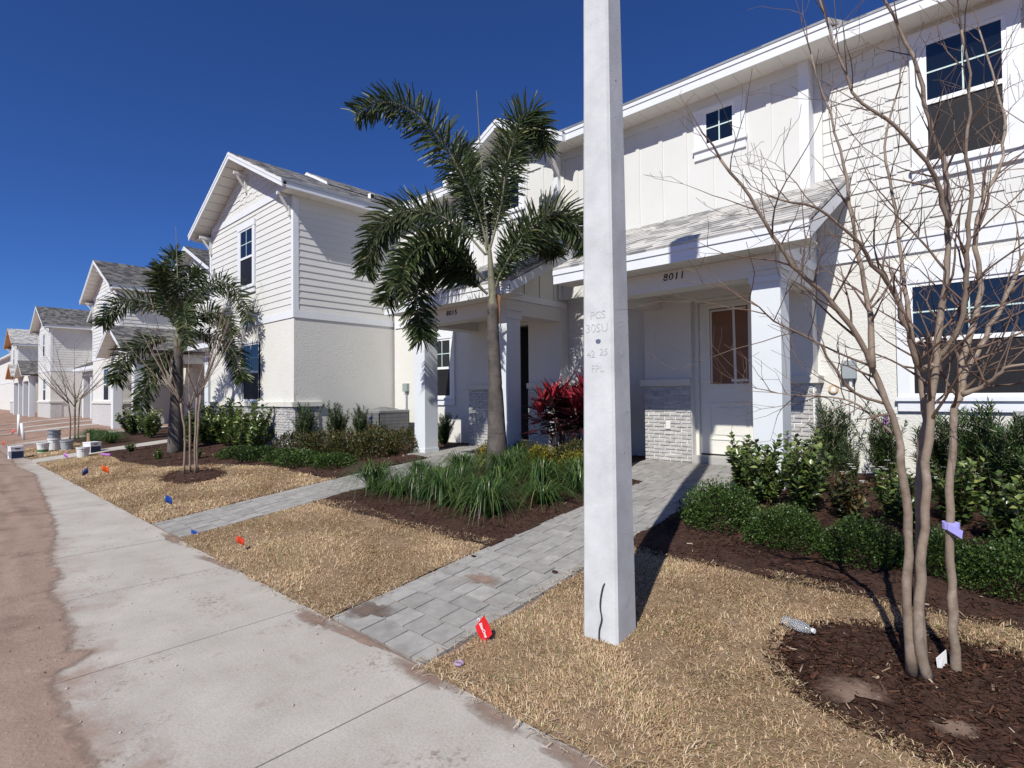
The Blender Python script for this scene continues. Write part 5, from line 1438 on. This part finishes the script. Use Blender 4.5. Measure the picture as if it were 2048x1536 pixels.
# right bed, along the near walkway
for i, (x, y, s_) in enumerate([(-2.08, 5.2, 1.0), (-1.42, 4.95, .82), (-.86, 4.9, .78), (-.42, 4.95, .7), (-.02, 4.8, .82), (.5, 4.8, .9), (1.1, 4.8, 1.0)]):
    plant('clipped_shrub', '%s low dense green mound counting right from the pole shadow' % ORD[i], 'shrub', x, y, BOX[i % 4], s_, 'low clipped mounds in the right bed', s_*.95)
for i, (x, y, s_) in enumerate([(-2.35, 6.55, 1.0), (-1.98, 6.15, 1.02), (-1.55, 6.0, 1.0), (-1.15, 5.92, .95), (-.75, 5.85, .85), (-1.75, 6.75, 1.0)]):
    plant('broadleaf_shrub', '%s loose broad leaved shrub counting from the 8011 column rightwards' % ORD[i], 'shrub', x, y, VIB[i % 4] if i not in (3,) else VIBL[0], s_, 'broad leaved shrubs in the right bed')
for i, (x, y, s_, lb) in enumerate([(-1.72, 8.05, 1.05, 'dark narrow leaved shrub below the grey meter box'), (-1.14, 7.85, .98, 'dark narrow leaved shrub wrapping the purple pipe'), (-1.38, 7.2, .6, 'small narrow leaved shrub before the meter wall')]):
    plant('yew_shrub', lb, 'shrub', x, y, POD[i], s_, 'upright narrow leaved shrubs')
for i, (x, y, s_, lb) in enumerate([(-.52, 7.3, 1.0, 'wide narrow leaved shrub left of the condenser at the right edge'), (-.12, 6.75, 1.05, 'tallest narrow leaved shrub in front of the right condenser'), (.3, 6.3, 1.05, 'narrow leaved shrub at the right edge of the picture'), (.02, 7.5, .9, 'narrow leaved shrub directly below the lower right window')]):
    plant('yew_shrub', lb, 'shrub', x, y, PODW[i % 2], s_, 'wide narrow leaved shrubs')
for i, (x, y) in enumerate([(-.02, 5.75), (-.4, 6.2), (.35, 5.5)]):
    plant('broadleaf_shrub', ['glossy shrub just right of the near tree stems', 'glossy shrub behind the near tree stems', 'glossy shrub at the right edge beside the mounds'][i], 'shrub', x, y, VIB[(i+1) % 4], .85, 'glossy shrubs behind the near tree')
fl = MB(); rr_ = random.Random(2)
for k in range(46):
    x, y = rr_.uniform(-1.35, -.35), rr_.uniform(6.3, 7.0); z = gz(y) + rr_.uniform(.25, .42)
    for q in range(4):
        a = q*1.57 + rr_.random(); fl.hull8([(x, y, z), (x+.022*math.cos(a-.4), y+.022*math.sin(a-.4), z+.004), (x+.03*math.cos(a), y+.03*math.sin(a), z+.002), (x+.022*math.cos(a+.4), y+.022*math.sin(a+.4), z+.004), (x, y, z+.002), (x+.022*math.cos(a-.4), y+.022*math.sin(a-.4), z+.006), (x+.03*math.cos(a), y+.03*math.sin(a), z+.004), (x+.022*math.cos(a+.4), y+.022*math.sin(a+.4), z+.006)])
o = fl.build('white_flowers', 'petal'); tag(o, 'small white flowers scattered over the shrubs below the meter box', 'flowers', kind='stuff')
plant('flower_plant', 'low leafy plant carrying the white flowers behind the near tree', 'shrub', -.85, 6.65, VIBL[1], .72)

# middle bed
for i, (x, y, s_) in enumerate([(-6.55, 6.62, .95), (-5.55, 6.75, .9), (-4.75, 6.55, .85), (-4.25, 6.75, .7)]):
    plant('golden_shrub', '%s yellow green mound from the left behind the tall palm' % ORD[i], 'shrub', x, y, GOLD[i % 3], s_, 'yellow green mounds')
for i, (x, y, s_) in enumerate([(-5.05, 6.95, .95), (-4.7, 7.2, .9), (-6.1, 6.95, .8)]):
    plant('bronze_shrub', ['bronze tinted mound left of the red leaved plant base', 'bronze tinted mound right below the red leaved plant', 'bronze tinted mound right behind the tall palm trunk'][i], 'shrub', x, y, BRZ[i % 3], s_, 'bronze mounds in the middle bed')
plant('yew_shrub', 'dark narrow leaved shrub between the two columns of 8015', 'shrub', -9.3, 7.9, PODW[0], .78)
def cordyline(x, y, label, seed, s_=1.0):
    R = random.Random(seed); T = thing('red_leaved_cordyline', label, 'shrub', (x, y, gz(y)), 'red leaved plants'); V1 = []; V2 = []; st = MB()
    def rosette(c, n, L, W, up_, bag):
        for i in range(n):
            a = i*2.4 + R.uniform(-.3, .3); u_ = up_*R.uniform(.6, 1.4); d = Vector((math.cos(a), math.sin(a), u_)).normalized()
            bag.append((c + Vector((0, 0, R.uniform(-.06, .06))), d, L*R.uniform(.7, 1.15), W*R.uniform(.8, 1.2)))
    red, dark = [], []
    for k in range(11):
        a = R.uniform(0, 6.28); rr2 = R.uniform(0, .36)*s_; H = R.uniform(.55, 1.0)*s_
        b = Vector((x + math.cos(a)*.05, y + math.sin(a)*.05, gz(y))); c = Vector((x + math.cos(a)*rr2, y + math.sin(a)*rr2, gz(y) + H))
        st.tube([b, b.lerp(c, .5) + Vector((0, 0, .05)), c], [.014, .012, .010], 6)
        rosette(c, 10, .34*s_, .075, 1.7, red); rosette(c - Vector((0, 0, .12)), 11, .40*s_, .085, .35, dark); rosette(c - Vector((0, 0, .3)), 8, .36*s_, .08, -.1, dark)
    for nm, bag, mt_ in (('young_foliage', red, 'ti_red'), ('foliage', dark, 'ti_dark')):
        P = np.array([p[:] for p, _, _, _ in bag]); D = np.array([d[:] for _, d, _, _ in bag]); n = len(bag)
        V, F = leaves(P, D, np.tile([0, 0, 1.0], (n, 1)) + rng.normal(0, .2, (n, 3)), np.array([b[2] for b in bag]), np.array([b[3] for b in bag]))
        put(nm, mesh_np(nm, V - np.array(ORG[T][:]), F, MT[mt_]), T)
    st.build('stems', 'twig', T, smooth=True)
cordyline(-5.85, 7.6, 'red and maroon leaved plant right of the 8015 porch', 3, 1.2)
cordyline(-5.28, 7.55, 'red and maroon leaved plant partly behind the concrete pole', 7, 1.25)

# left bed before the lap sided house
spots = [(-17.0, 5.2), (-16.2, 5.3), (-15.5, 5.35), (-14.7, 5.35), (-13.9, 5.3), (-13.2, 5.4)]
for i, (x, y) in enumerate(spots):
    plant('broadleaf_shrub', '%s leafy shrub from the left along the brick base of the lap sided house' % ORD[i], 'shrub', x, y, VIB[i % 4], 1.45 + .2*(i % 2), 'shrubs along the brick base')
for i, (x, y, s_) in enumerate([(-11.75, 5.9, 1.1), (-11.55, 6.6, 1.12), (-11.2, 7.0, .95)]):
    plant('yew_shrub', '%s upright narrow leaved shrub from the left before the 8015 condenser' % ORD[i], 'shrub', x, y, POD[i % 3], s_, 'upright shrubs before the condenser')
for i, (x, y, s_) in enumerate([(-11.3, 5.5, 1.15), (-10.6, 5.7, 1.2), (-9.95, 5.9, 1.2), (-9.35, 6.1, 1.2), (-9.15, 6.75, 1.1), (-10.1, 6.7, 1.2)]):
    plant('bronze_shrub', '%s bronze green mound from the left before the 8015 condenser' % ORD[i], 'shrub', x, y, BRZ[i % 3], s_, 'bronze mounds in the left bed')
for i, (x, y, s_) in enumerate([(-12.4, 4.75, .95), (-11.5, 4.85, 1.0), (-10.7, 5.0, .95), (-9.9, 4.95, 1.05), (-9.15, 5.15, .9)]):
    plant('low_shrub', '%s low bright green mound from the left along the lawn before the lap sided house' % ORD[i], 'shrub', x, y, HEDGE[i % 3], s_, 'low mounds along the left lawn', s_*.8)
for i, (x, y) in enumerate([(-16.9, 3.75), (-14.3, 3.7), (-15.9, 4.6), (-13.3, 4.2)]):
    plant('seedling', '%s tiny sprig from the left in the mulch by the shorter palm' % ORD[i], 'plant', x, y, VIB[i % 4], .42, 'sprigs in the left bed')
for i, (x, y, s_) in enumerate([(-22.3, 5.0, 1.5), (-21.2, 5.2, 1.4), (-20.2, 5.0, 1.3)]):
    plant('broadleaf_shrub', '%s leafy shrub from the left in the far bed behind the grassy clumps' % ORD[i], 'shrub', x, y, VIB[i % 4], s_, 'far bed shrubs')

# ------------------------------------------------------------------ concrete pole
PC, TH = Vector((-1.882, 2.937, 0)), rad(2.5)
POLE = thing('utility_pole', 'tall square tapered concrete utility pole standing in the dry lawn', 'pole', (PC.x, PC.y, .09))
def pw(z): return .5*(.247 - .0166*z)
mb = MB(); rings = []
for z in [-.1, .1, .5, 1, 1.5, 2, 2.5, 3, 3.5, 4, 5, 6, 7, 7.5]:
    w = pw(z); ch = .014; loop = []
    for sx, sy in ((-1, -1), (1, -1), (1, 1), (-1, 1)):
        pr = [(sx*w, sy*(w-ch)), (sx*(w-ch), sy*w)]
        if (sx, sy) in ((1, -1), (-1, 1)): pr.reverse()
        loop += pr
    rings.append([(PC.x + a*math.cos(TH) - b*math.sin(TH) + random.gauss(0, .0006), PC.y + a*math.sin(TH) + b*math.cos(TH) + random.gauss(0, .0006), z) for a, b in loop])
nb = 8
for r_ in rings: mb.v += r_
for i in range(len(rings)-1):
    for k in range(nb): mb.f.append((i*nb+k, i*nb+(k+1) % nb, (i+1)*nb+(k+1) % nb, (i+1)*nb+k))
mb.f.append(tuple(range((len(rings)-1)*nb, len(rings)*nb)))
mb.build('shaft', 'pole', POLE)
def on_face(u, z, lift=.0015):
    w = pw(z); a, b = u, -w - lift
    return (PC.x + a*math.cos(TH) - b*math.sin(TH), PC.y + a*math.sin(TH) + b*math.cos(TH), z)
tilt = math.atan(.0163/2)
for body, u, z, s_ in (('PCS', .005, 2.085, .068), ('30SU', -.002, 2.005, .076), ('42', -.045, 1.845, .062), ('25', .045, 1.855, .062), ('FPL', .0, 1.755, .062)):
    put('painted_engraving', text_mesh(body, s_, 'recess_shade', .0008), POLE, on_face(u, z), (math.pi/2 - tilt, 0, TH))  # letters stand slightly proud; their engraved shade is only colour
tgm = MB(); tgm.prism([(.018*math.cos(k*.524), .013*math.sin(k*.524), 0) for k in range(12)], [(.018*math.cos(k*.524), .013*math.sin(k*.524), .003) for k in range(12)])
to_ = tgm.build('number_tag', 'plate'); tm = to_.data; bpy.data.objects.remove(to_)
put('number_tag', tm, POLE, on_face(.008, 1.925), (math.pi/2 - tilt, 0, TH))
MB().tube(curve([on_face(.04, .455, .002), on_face(.03, .43, .010), on_face(.015, .36, .012), on_face(.012, .30, .012), on_face(.022, .24, .012), on_face(.004, .17, .012), on_face(.0, .09, .01)], 24), .0042, 6).build('ground_wire', 'wire', POLE, smooth=True)
for k in range(16):
    zz = .5 + k*.26 + random.uniform(-.08, .08); u = random.choice((-1, 1))*random.uniform(0, .08)
    w = pw(zz); p = (PC.x + (w+.0008)*math.cos(TH) - u*math.sin(TH), PC.y + (w+.0008)*math.sin(TH) + u*math.cos(TH), zz)
    q = MB(); q.prism([(0, .006*math.cos(j*.8), .006*math.sin(j*.8)) for j in range(8)], [(.001, .005*math.cos(j*.8), .005*math.sin(j*.8)) for j in range(8)])
    qo = q.build('painted_air_hole', 'recess_shade'); qm = qo.data; bpy.data.objects.remove(qo); put('painted_air_hole', qm, POLE, p, (0, 0, TH), (1, random.uniform(.6, 1.5), random.uniform(.6, 1.5)))  # thin discs, no real pits: the shade inside is painted on
lum = MB(); lum.box(PC.x-.16, PC.x+.16, PC.y-.12, PC.y+.12, 6.75, 7.35); lum.build('equipment_box', 'grey_box', POLE, bevel=.02)

# ------------------------------------------------------------------ air conditioners
def condenser(label, cx, cy, w, h, z0):
    T = thing('condenser', label, 'air conditioner', (cx, cy, z0))
    B('pad', 'pad', T, cx-w/2-.06, cx+w/2+.06, cy-w/2-.06, cy+w/2+.06, z0-.06, z0+.04)
    B('coil', 'ac_dark', T, cx-w/2+.03, cx+w/2-.03, cy-w/2+.03, cy+w/2-.03, z0+.04, z0+h-.07)
    gr_ = MB(); k = 0; n = 26
    for i in range(n+1):
        t = -w/2 + w*i/n
        for (a, b) in ((cx+t, cy-w/2), (cx+t, cy+w/2), (cx-w/2, cy+t), (cx+w/2, cy+t)):
            gr_.box(a-.007, a+.007, b-.007, b+.007, z0+.05, z0+h-.07)
    for j in range(9):
        z = z0+.06 + (h-.14)*j/8; e = w/2+.009
        gr_.box(cx-e, cx+e, cy-e, cy-e+.007, z, z+.009); gr_.box(cx-e, cx+e, cy+e-.007, cy+e, z, z+.009); gr_.box(cx-e, cx-e+.007, cy-e, cy+e, z+.0001, z+.0091); gr_.box(cx+e-.007, cx+e, cy-e, cy+e, z+.0001, z+.0091)
    gr_.build('louvre_grille', 'ac', T, kind='stuff')
    B('top', 'ac', T, cx-w/2-.015, cx+w/2+.015, cy-w/2-.015, cy+w/2+.015, z0+h-.07, z0+h, .012)
    fg = MB()
    for q in (.34, .26, .18, .10):
        fg.tube([(cx + q*w/.9*math.cos(a*.2618), cy + q*w/.9*math.sin(a*.2618), z0+h+.015+(.36-q)*.18) for a in range(25)], .005, 5)
    for a in range(14): fg.tube([(cx + r_*w/.9*math.cos(a*.4488), cy + r_*w/.9*math.sin(a*.4488), z0+h+.012+(.38-r_)*.18) for r_ in (.38, .2, .03)], .004, 4)
    fg.build('fan_guard', 'ac', T, smooth=True)
    B('nameplate', 'navy_flag', T, cx+.02, cx+.14, cy-w/2-.016, cy-w/2-.0095, z0+h*.72, z0+h*.80)
condenser('grey air conditioning unit in the corner beside the 8015 wall', -11.42, 7.78, .86, .78, .48)
condenser('grey air conditioning unit below the lower right window', .45, 7.95, .86, .88, .48)

# ------------------------------------------------------------------ marker flags and small things
def flag(label, x, y, mat, h, yaw, w=.10, fh=.075, lean=(0, 0), text=None, twist=.14):
    w *= .8; fh *= .8
    T = thing('marker_flag', label, 'flag', (x, y, gz(y)))
    z0 = gz(y); top = Vector((x + lean[0], y + lean[1], z0 + h))
    MB().tube([(x, y, z0-.05), top], .0014, 5).build('wire_stake', 'wire', T)
    n = 8; V = []; F = []; ax = (Vector((x, y, z0)) - top).normalized(); d0 = Vector((math.cos(yaw), math.sin(yaw), 0))
    for i in range(n+1):
        t = i/n; a = yaw + twist*math.sin(t*3.0); d = Vector((math.cos(a), math.sin(a), -.62)); p = top + d*w*t
        side = Vector((math.sin(a), -math.cos(a), 0))*.0006
        V += [p - side, p + side, p + ax*fh - side, p + ax*fh + side]
    for i in range(n):
        b = 4*i; F += [(b, b+4, b+6, b+2), (b+1, b+3, b+7, b+5), (b, b+1, b+5, b+4), (b+2, b+6, b+7, b+3)]
    F += [(0, 2, 3, 1), (4*n, 4*n+1, 4*n+3, 4*n+2)]
    fo = put('flag_sheet', mesh_np('flag_sheet', np.array([(Vector(v) - ORG[T])[:] for v in V]), F, MT[mat]), T)
    return T, top, ax
# nearest flag: a leaning red sheet with white lettering
T = thing('marker_flag', 'red marker flag with white lettering in front of the concrete pole', 'flag', (-2.47, 2.38, gz(2.38)))
ez = gz(2.38)
A = [Vector(p) for p in ((-2.505, 2.40, ez+.20), (-2.47, 2.405, ez+.125), (-2.415, 2.40, ez+.045), (-2.375, 2.385, ez-.0)) ]
pts_l = [Vector((-2.475, 2.395, ez+.205)), Vector((-2.448, 2.41, ez+.155)), Vector((-2.428, 2.405, ez+.105)), Vector((-2.425, 2.395, ez+.085))]
q00, q10, q11, q01 = Vector((-2.52, 2.385, ez+.105)), Vector((-2.465, 2.395, ez+.012)), Vector((-2.407, 2.425, ez+.078)), Vector((-2.462, 2.41, ez+.185))
V = []; F = []; n = 6; nrm = (q10-q00).cross(q01-q00).normalized()
for j in range(n+1):
    for i in range(n+1):
        u, v = i/n, j/n; p = q00*(1-u)*(1-v) + q10*u*(1-v) + q11*u*v + q01*(1-u)*v + nrm*.006*math.sin(u*5+v*2)
        V.append((p - ORG[T])[:])
for j in range(n):
    for i in range(n): a = j*(n+1)+i; F.append((a, a+1, a+n+2, a+n+1))
fs = put('flag_sheet', mesh_np('flag_sheet', V, F, MT['red_flag'], True), T)
xa = (q10-q00).normalized(); ya = (q01-q00); ya = (ya - xa*ya.dot(xa)).normalized(); za = xa.cross(ya)
if za.y > 0: flipped = True
else: flipped = False
lm = text_mesh('SiteOne', .028, 'print', .0004, .12, .0006)
lo = put('lettering', lm, fs); mid = (q00+q10+q11+q01)/4 - ORG[T]
mt4 = Matrix((xa, ya, za)).transposed().to_4x4(); mt4.translation = mid + za*(.0075 if not flipped else -.0075); lo.matrix_local = mt4
ringm = MB(); ringm.tube([(.009*math.cos(k*.6), .009*math.sin(k*.6), 0) for k in range(9)], .0018, 5)
ro_ = ringm.build('emblem', 'print'); rm = ro_.data; bpy.data.objects.remove(ro_); eo = put('emblem', rm, fs); m5 = mt4.copy(); m5.translation = mt4.translation - xa*.066; eo.matrix_local = m5
MB().tube([(-2.47, 2.40, ez-.05), (-2.462, 2.412, ez+.19)], .0014, 5).build('wire_stake', 'wire', T)

flag('orange red marker flag at the edge of the middle lawn', -5.74, 2.17, 'redor_flag', .19, rad(60), .085, .085, (-.06, .02))
flag('bright blue marker flag on the left lawn beside the farther walkway', -8.55, 2.30, 'blue_flag', .25, rad(70), .10, .12, (-.01, .0))
flag('blue marker flag lying low at the corner of the middle lawn', -6.93, 2.13, 'blue_flag', .085, rad(60), .12, .06, (-.03, 0))
flag('navy marker flag on the left lawn next to the orange one', -13.15, 2.24, 'navy_flag', .26, rad(-95), .11, .14, (-.04, 0))
flag('bright orange marker flag on the left lawn next to the navy one', -12.95, 2.42, 'orange_flag', .28, rad(75), .14, .14, (-.05, 0))
flag('faded red marker flag on a tall stake behind the leftmost paint box', -24.6, 2.2, 'pink_flag', .62, rad(200), .2, .17)
flag('red marker flag near the ground at the far left edge', -25.0, 1.95, 'redor_flag', .25, rad(10), .22, .16)
flag('small purple marker ribbon flag left of the white bucket', -17.75, 2.52, 'purple', .2, rad(30), .16, .12, (.05, 0))

# crushed clear bottle
b0, b1 = Vector((-1.05, 3.565, gz(3.56)+.05)), Vector((-.87, 3.51, gz(3.5)+.06)); dv = (b1-b0)
T = thing('plastic_bottle', 'crumpled clear plastic bottle on the turf beside the mulch ring', 'bottle', (-.96, 3.54, gz(3.54)))
prof = [(0, .010), (.03, .026), (.10, .031), (.25, .029), (.35, .024), (.45, .030), (.6, .031), (.75, .030), (.84, .022), (.90, .012), (.95, .012)]
mb = MB(); mb.tube([b0 + dv*t + Vector((0, 0, .004*math.sin(t*14))) for t, _ in prof], [r_ for _, r_ in prof], 14); mb.build('bottle_body', 'bottle', T, smooth=True)
MB().tube([b0 + dv*.945, b0 + dv*1.02], .0135, 12).build('cap', 'pvc', T)
lb_ = MB(); lb_.tube([b0 + dv*.36, b0 + dv*.60], .0315, 14, cap=False); lb_.build('label_band', 'bottle', T, smooth=True)
T = tag(MB().hull8([(-.30, 3.47, .17), (-.27, 3.53, .17), (-.268, 3.53, .17), (-.298, 3.47, .17), (-.31, 3.49, .25), (-.275, 3.555, .28), (-.273, 3.555, .28), (-.308, 3.49, .25)]).build('plant_tag', 'card'), 'white plant tag standing behind the right stem of the nearest tree', 'tag')
pr = MB(); pr.tube([(-2.40 + .022*math.cos(k*.5236), 2.14 + .022*math.sin(k*.5236), gz(2.14)+.03) for k in range(13)], .009, 8)
tag(pr.build('purple_ring', 'faded_purple', smooth=True), 'small faded purple plastic ring in the turf edge near the red flag', 'ring')
tag(MB().tube([(-1.13, 7.9, gz(7.9)-.05), (-1.125, 7.9, 1.30)], .022, 10).build('purple_pipe', 'purple', smooth=True), 'upright purple plastic pipe inside the narrow leaved shrub', 'pipe')
for k, (x, y) in enumerate([(-3.55, 3.35), (-2.72, 3.45)]):
    V = [(x + .03*math.cos(q*1.05)*random.uniform(.6, 1.2), y + .015*math.sin(q*1.05), gz(y)+.03 + random.uniform(0, .012)) for q in range(6)]
    tag(MB().prism([(a, b, c-.012) for a, b, c in V], V).build('mulch_lump', 'mulch_bed'), ['small dark clod on the left half of the near walkway', 'small dark clod near the right edge of the near walkway'][k], 'clod')

# painter's boxes and buckets by the far path
def carton(label, x, y, yaw, w=.32, d=.3, h=.36):
    z = gz(y) + .015; T = thing('carton', label, 'box', (x, y, z)); T.rotation_euler = (0, 0, yaw)
    def L_(name, mat, par, a, b, c, d_, e, f):
        o = B(name, mat, None, a, b, c, d_, e, f); o.parent = par; ORG[o] = Vector((0, 0, 0)); return o
    bd = L_('carton_body', 'card', T, -w/2, w/2, -d/2, d/2, 0, h)
    for (a, b, c, e) in ((w/2-.001, w/2+.002, -d/2+.01, d/2-.01),):
        L_('printed_panel', 'card_navy', bd, a, b, c, e, .02, h*.62); L_('hand_hole', 'black', bd, a, b+.001, -.05, .05, h*.78, h*.86)
    L_('printed_panel', 'card_navy', bd, w*.05, w/2-.02, -d/2-.002, -d/2+.001, .02, h*.62)
    L_('printed_stripe', 'card_navy', bd, -w/2+.05, -w/2+.09, -d/2-.002, -d/2+.001, h*.25, h*.6)
    L_('lid', 'card', bd, -w/2-.006, w/2+.006, -d/2-.006, d/2+.006, h*.90, h+.006)
    return T
carton('white and navy paint carton standing alone on the sidewalk edge', -19.75, 1.80, rad(8), .28, .27, .33)
carton('white and navy paint carton beside the white bucket', -18.35, 3.2, rad(25), .29, .28, .29)
st = MB().box(-18.6, -18.55, 3.13, 3.18, gz(3.1), gz(3.1)+.55); tag(st.build('wood_stick', 'wood'), 'short pale wood stick leaning at the carton by the white bucket', 'stick')
def bucket(label, x, y, mat, r=.15, h=.36, z=None, tilt_=(0, 0), band=None):
    z = gz(y) + .015 if z is None else z
    T = thing('bucket', label, 'bucket', (x, y, z))
    o = MB().lathe([(r*.82, 0), (r*.84, .01), (r*.97, h*.86), (r*1.07, h*.87), (r*1.07, h*.91), (r*1.0, h*.92), (r*1.04, h), (r*.96, h), (r*.93, h*.9), (r*.80, .03)], (x, y, z), 22).build('bucket_body', mat, T, smooth=False)
    hd = MB(); hd.tube([(x + r*1.08*math.cos(a), y - r*.2 - .03*math.sin(a), z + h*.88 - r*.9*math.sin(a)) for a in np.linspace(0, math.pi, 12)], .005, 5); hd.build('handle', 'wire', o)
    if band: MB().lathe([(r*.875, h*.12), (r*.885, h*.122), (r*.915, h*.34), (r*.90, h*.342)], (x, y, z), 22).build('printed_band', band, o)
    T.rotation_euler = (*tilt_, 0)
    return T
bucket('white bucket with a green printed band, front of the bucket group', -20.55, 2.45, 'bucket', .145, .29, band='green_print')
bucket('white bucket at the back of the bucket group carrying the grey stack', -20.95, 2.75, 'bucket', .155, .36)
z_ = gz(2.75) + .015
bucket('lower of two grey buckets stacked on the white bucket', -20.95, 2.75, 'bucket_grey', .162, .13, z_ + .365)
bucket('upper grey bucket topping the stack', -20.95, 2.75, 'bucket_grey', .166, .10, z_ + .50)
bucket('scuffed grey bucket right of the white bucket stack', -20.3, 2.95, 'bucket_grey', .155, .29)
bucket('small white bucket alone at the lawn corner by the cartons', -17.6, 2.88, 'bucket', .14, .26)
tag(MB().tube([(-17.25, 3.2, gz(3.2)+.05), (-16.75, 3.3, gz(3.3)+.05)], .028, 8).build('caulk_tube', 'purple'), 'purple and white tube lying on the turf right of the white bucket', 'tube')
tag(MB().tube([(-30.3, 2.84, .05), (-30.28, 2.84, .98)], .05, 10).build('pipe_stub', 'pvc', smooth=True), 'taller upright white plastic pipe stub in the far dirt', 'pipe')
tag(MB().tube([(-27.4, 2.72, .05), (-27.55, 2.66, .70)], .05, 10).build('pipe_stub', 'pvc', smooth=True), 'shorter leaning white plastic pipe stub in the far dirt', 'pipe')
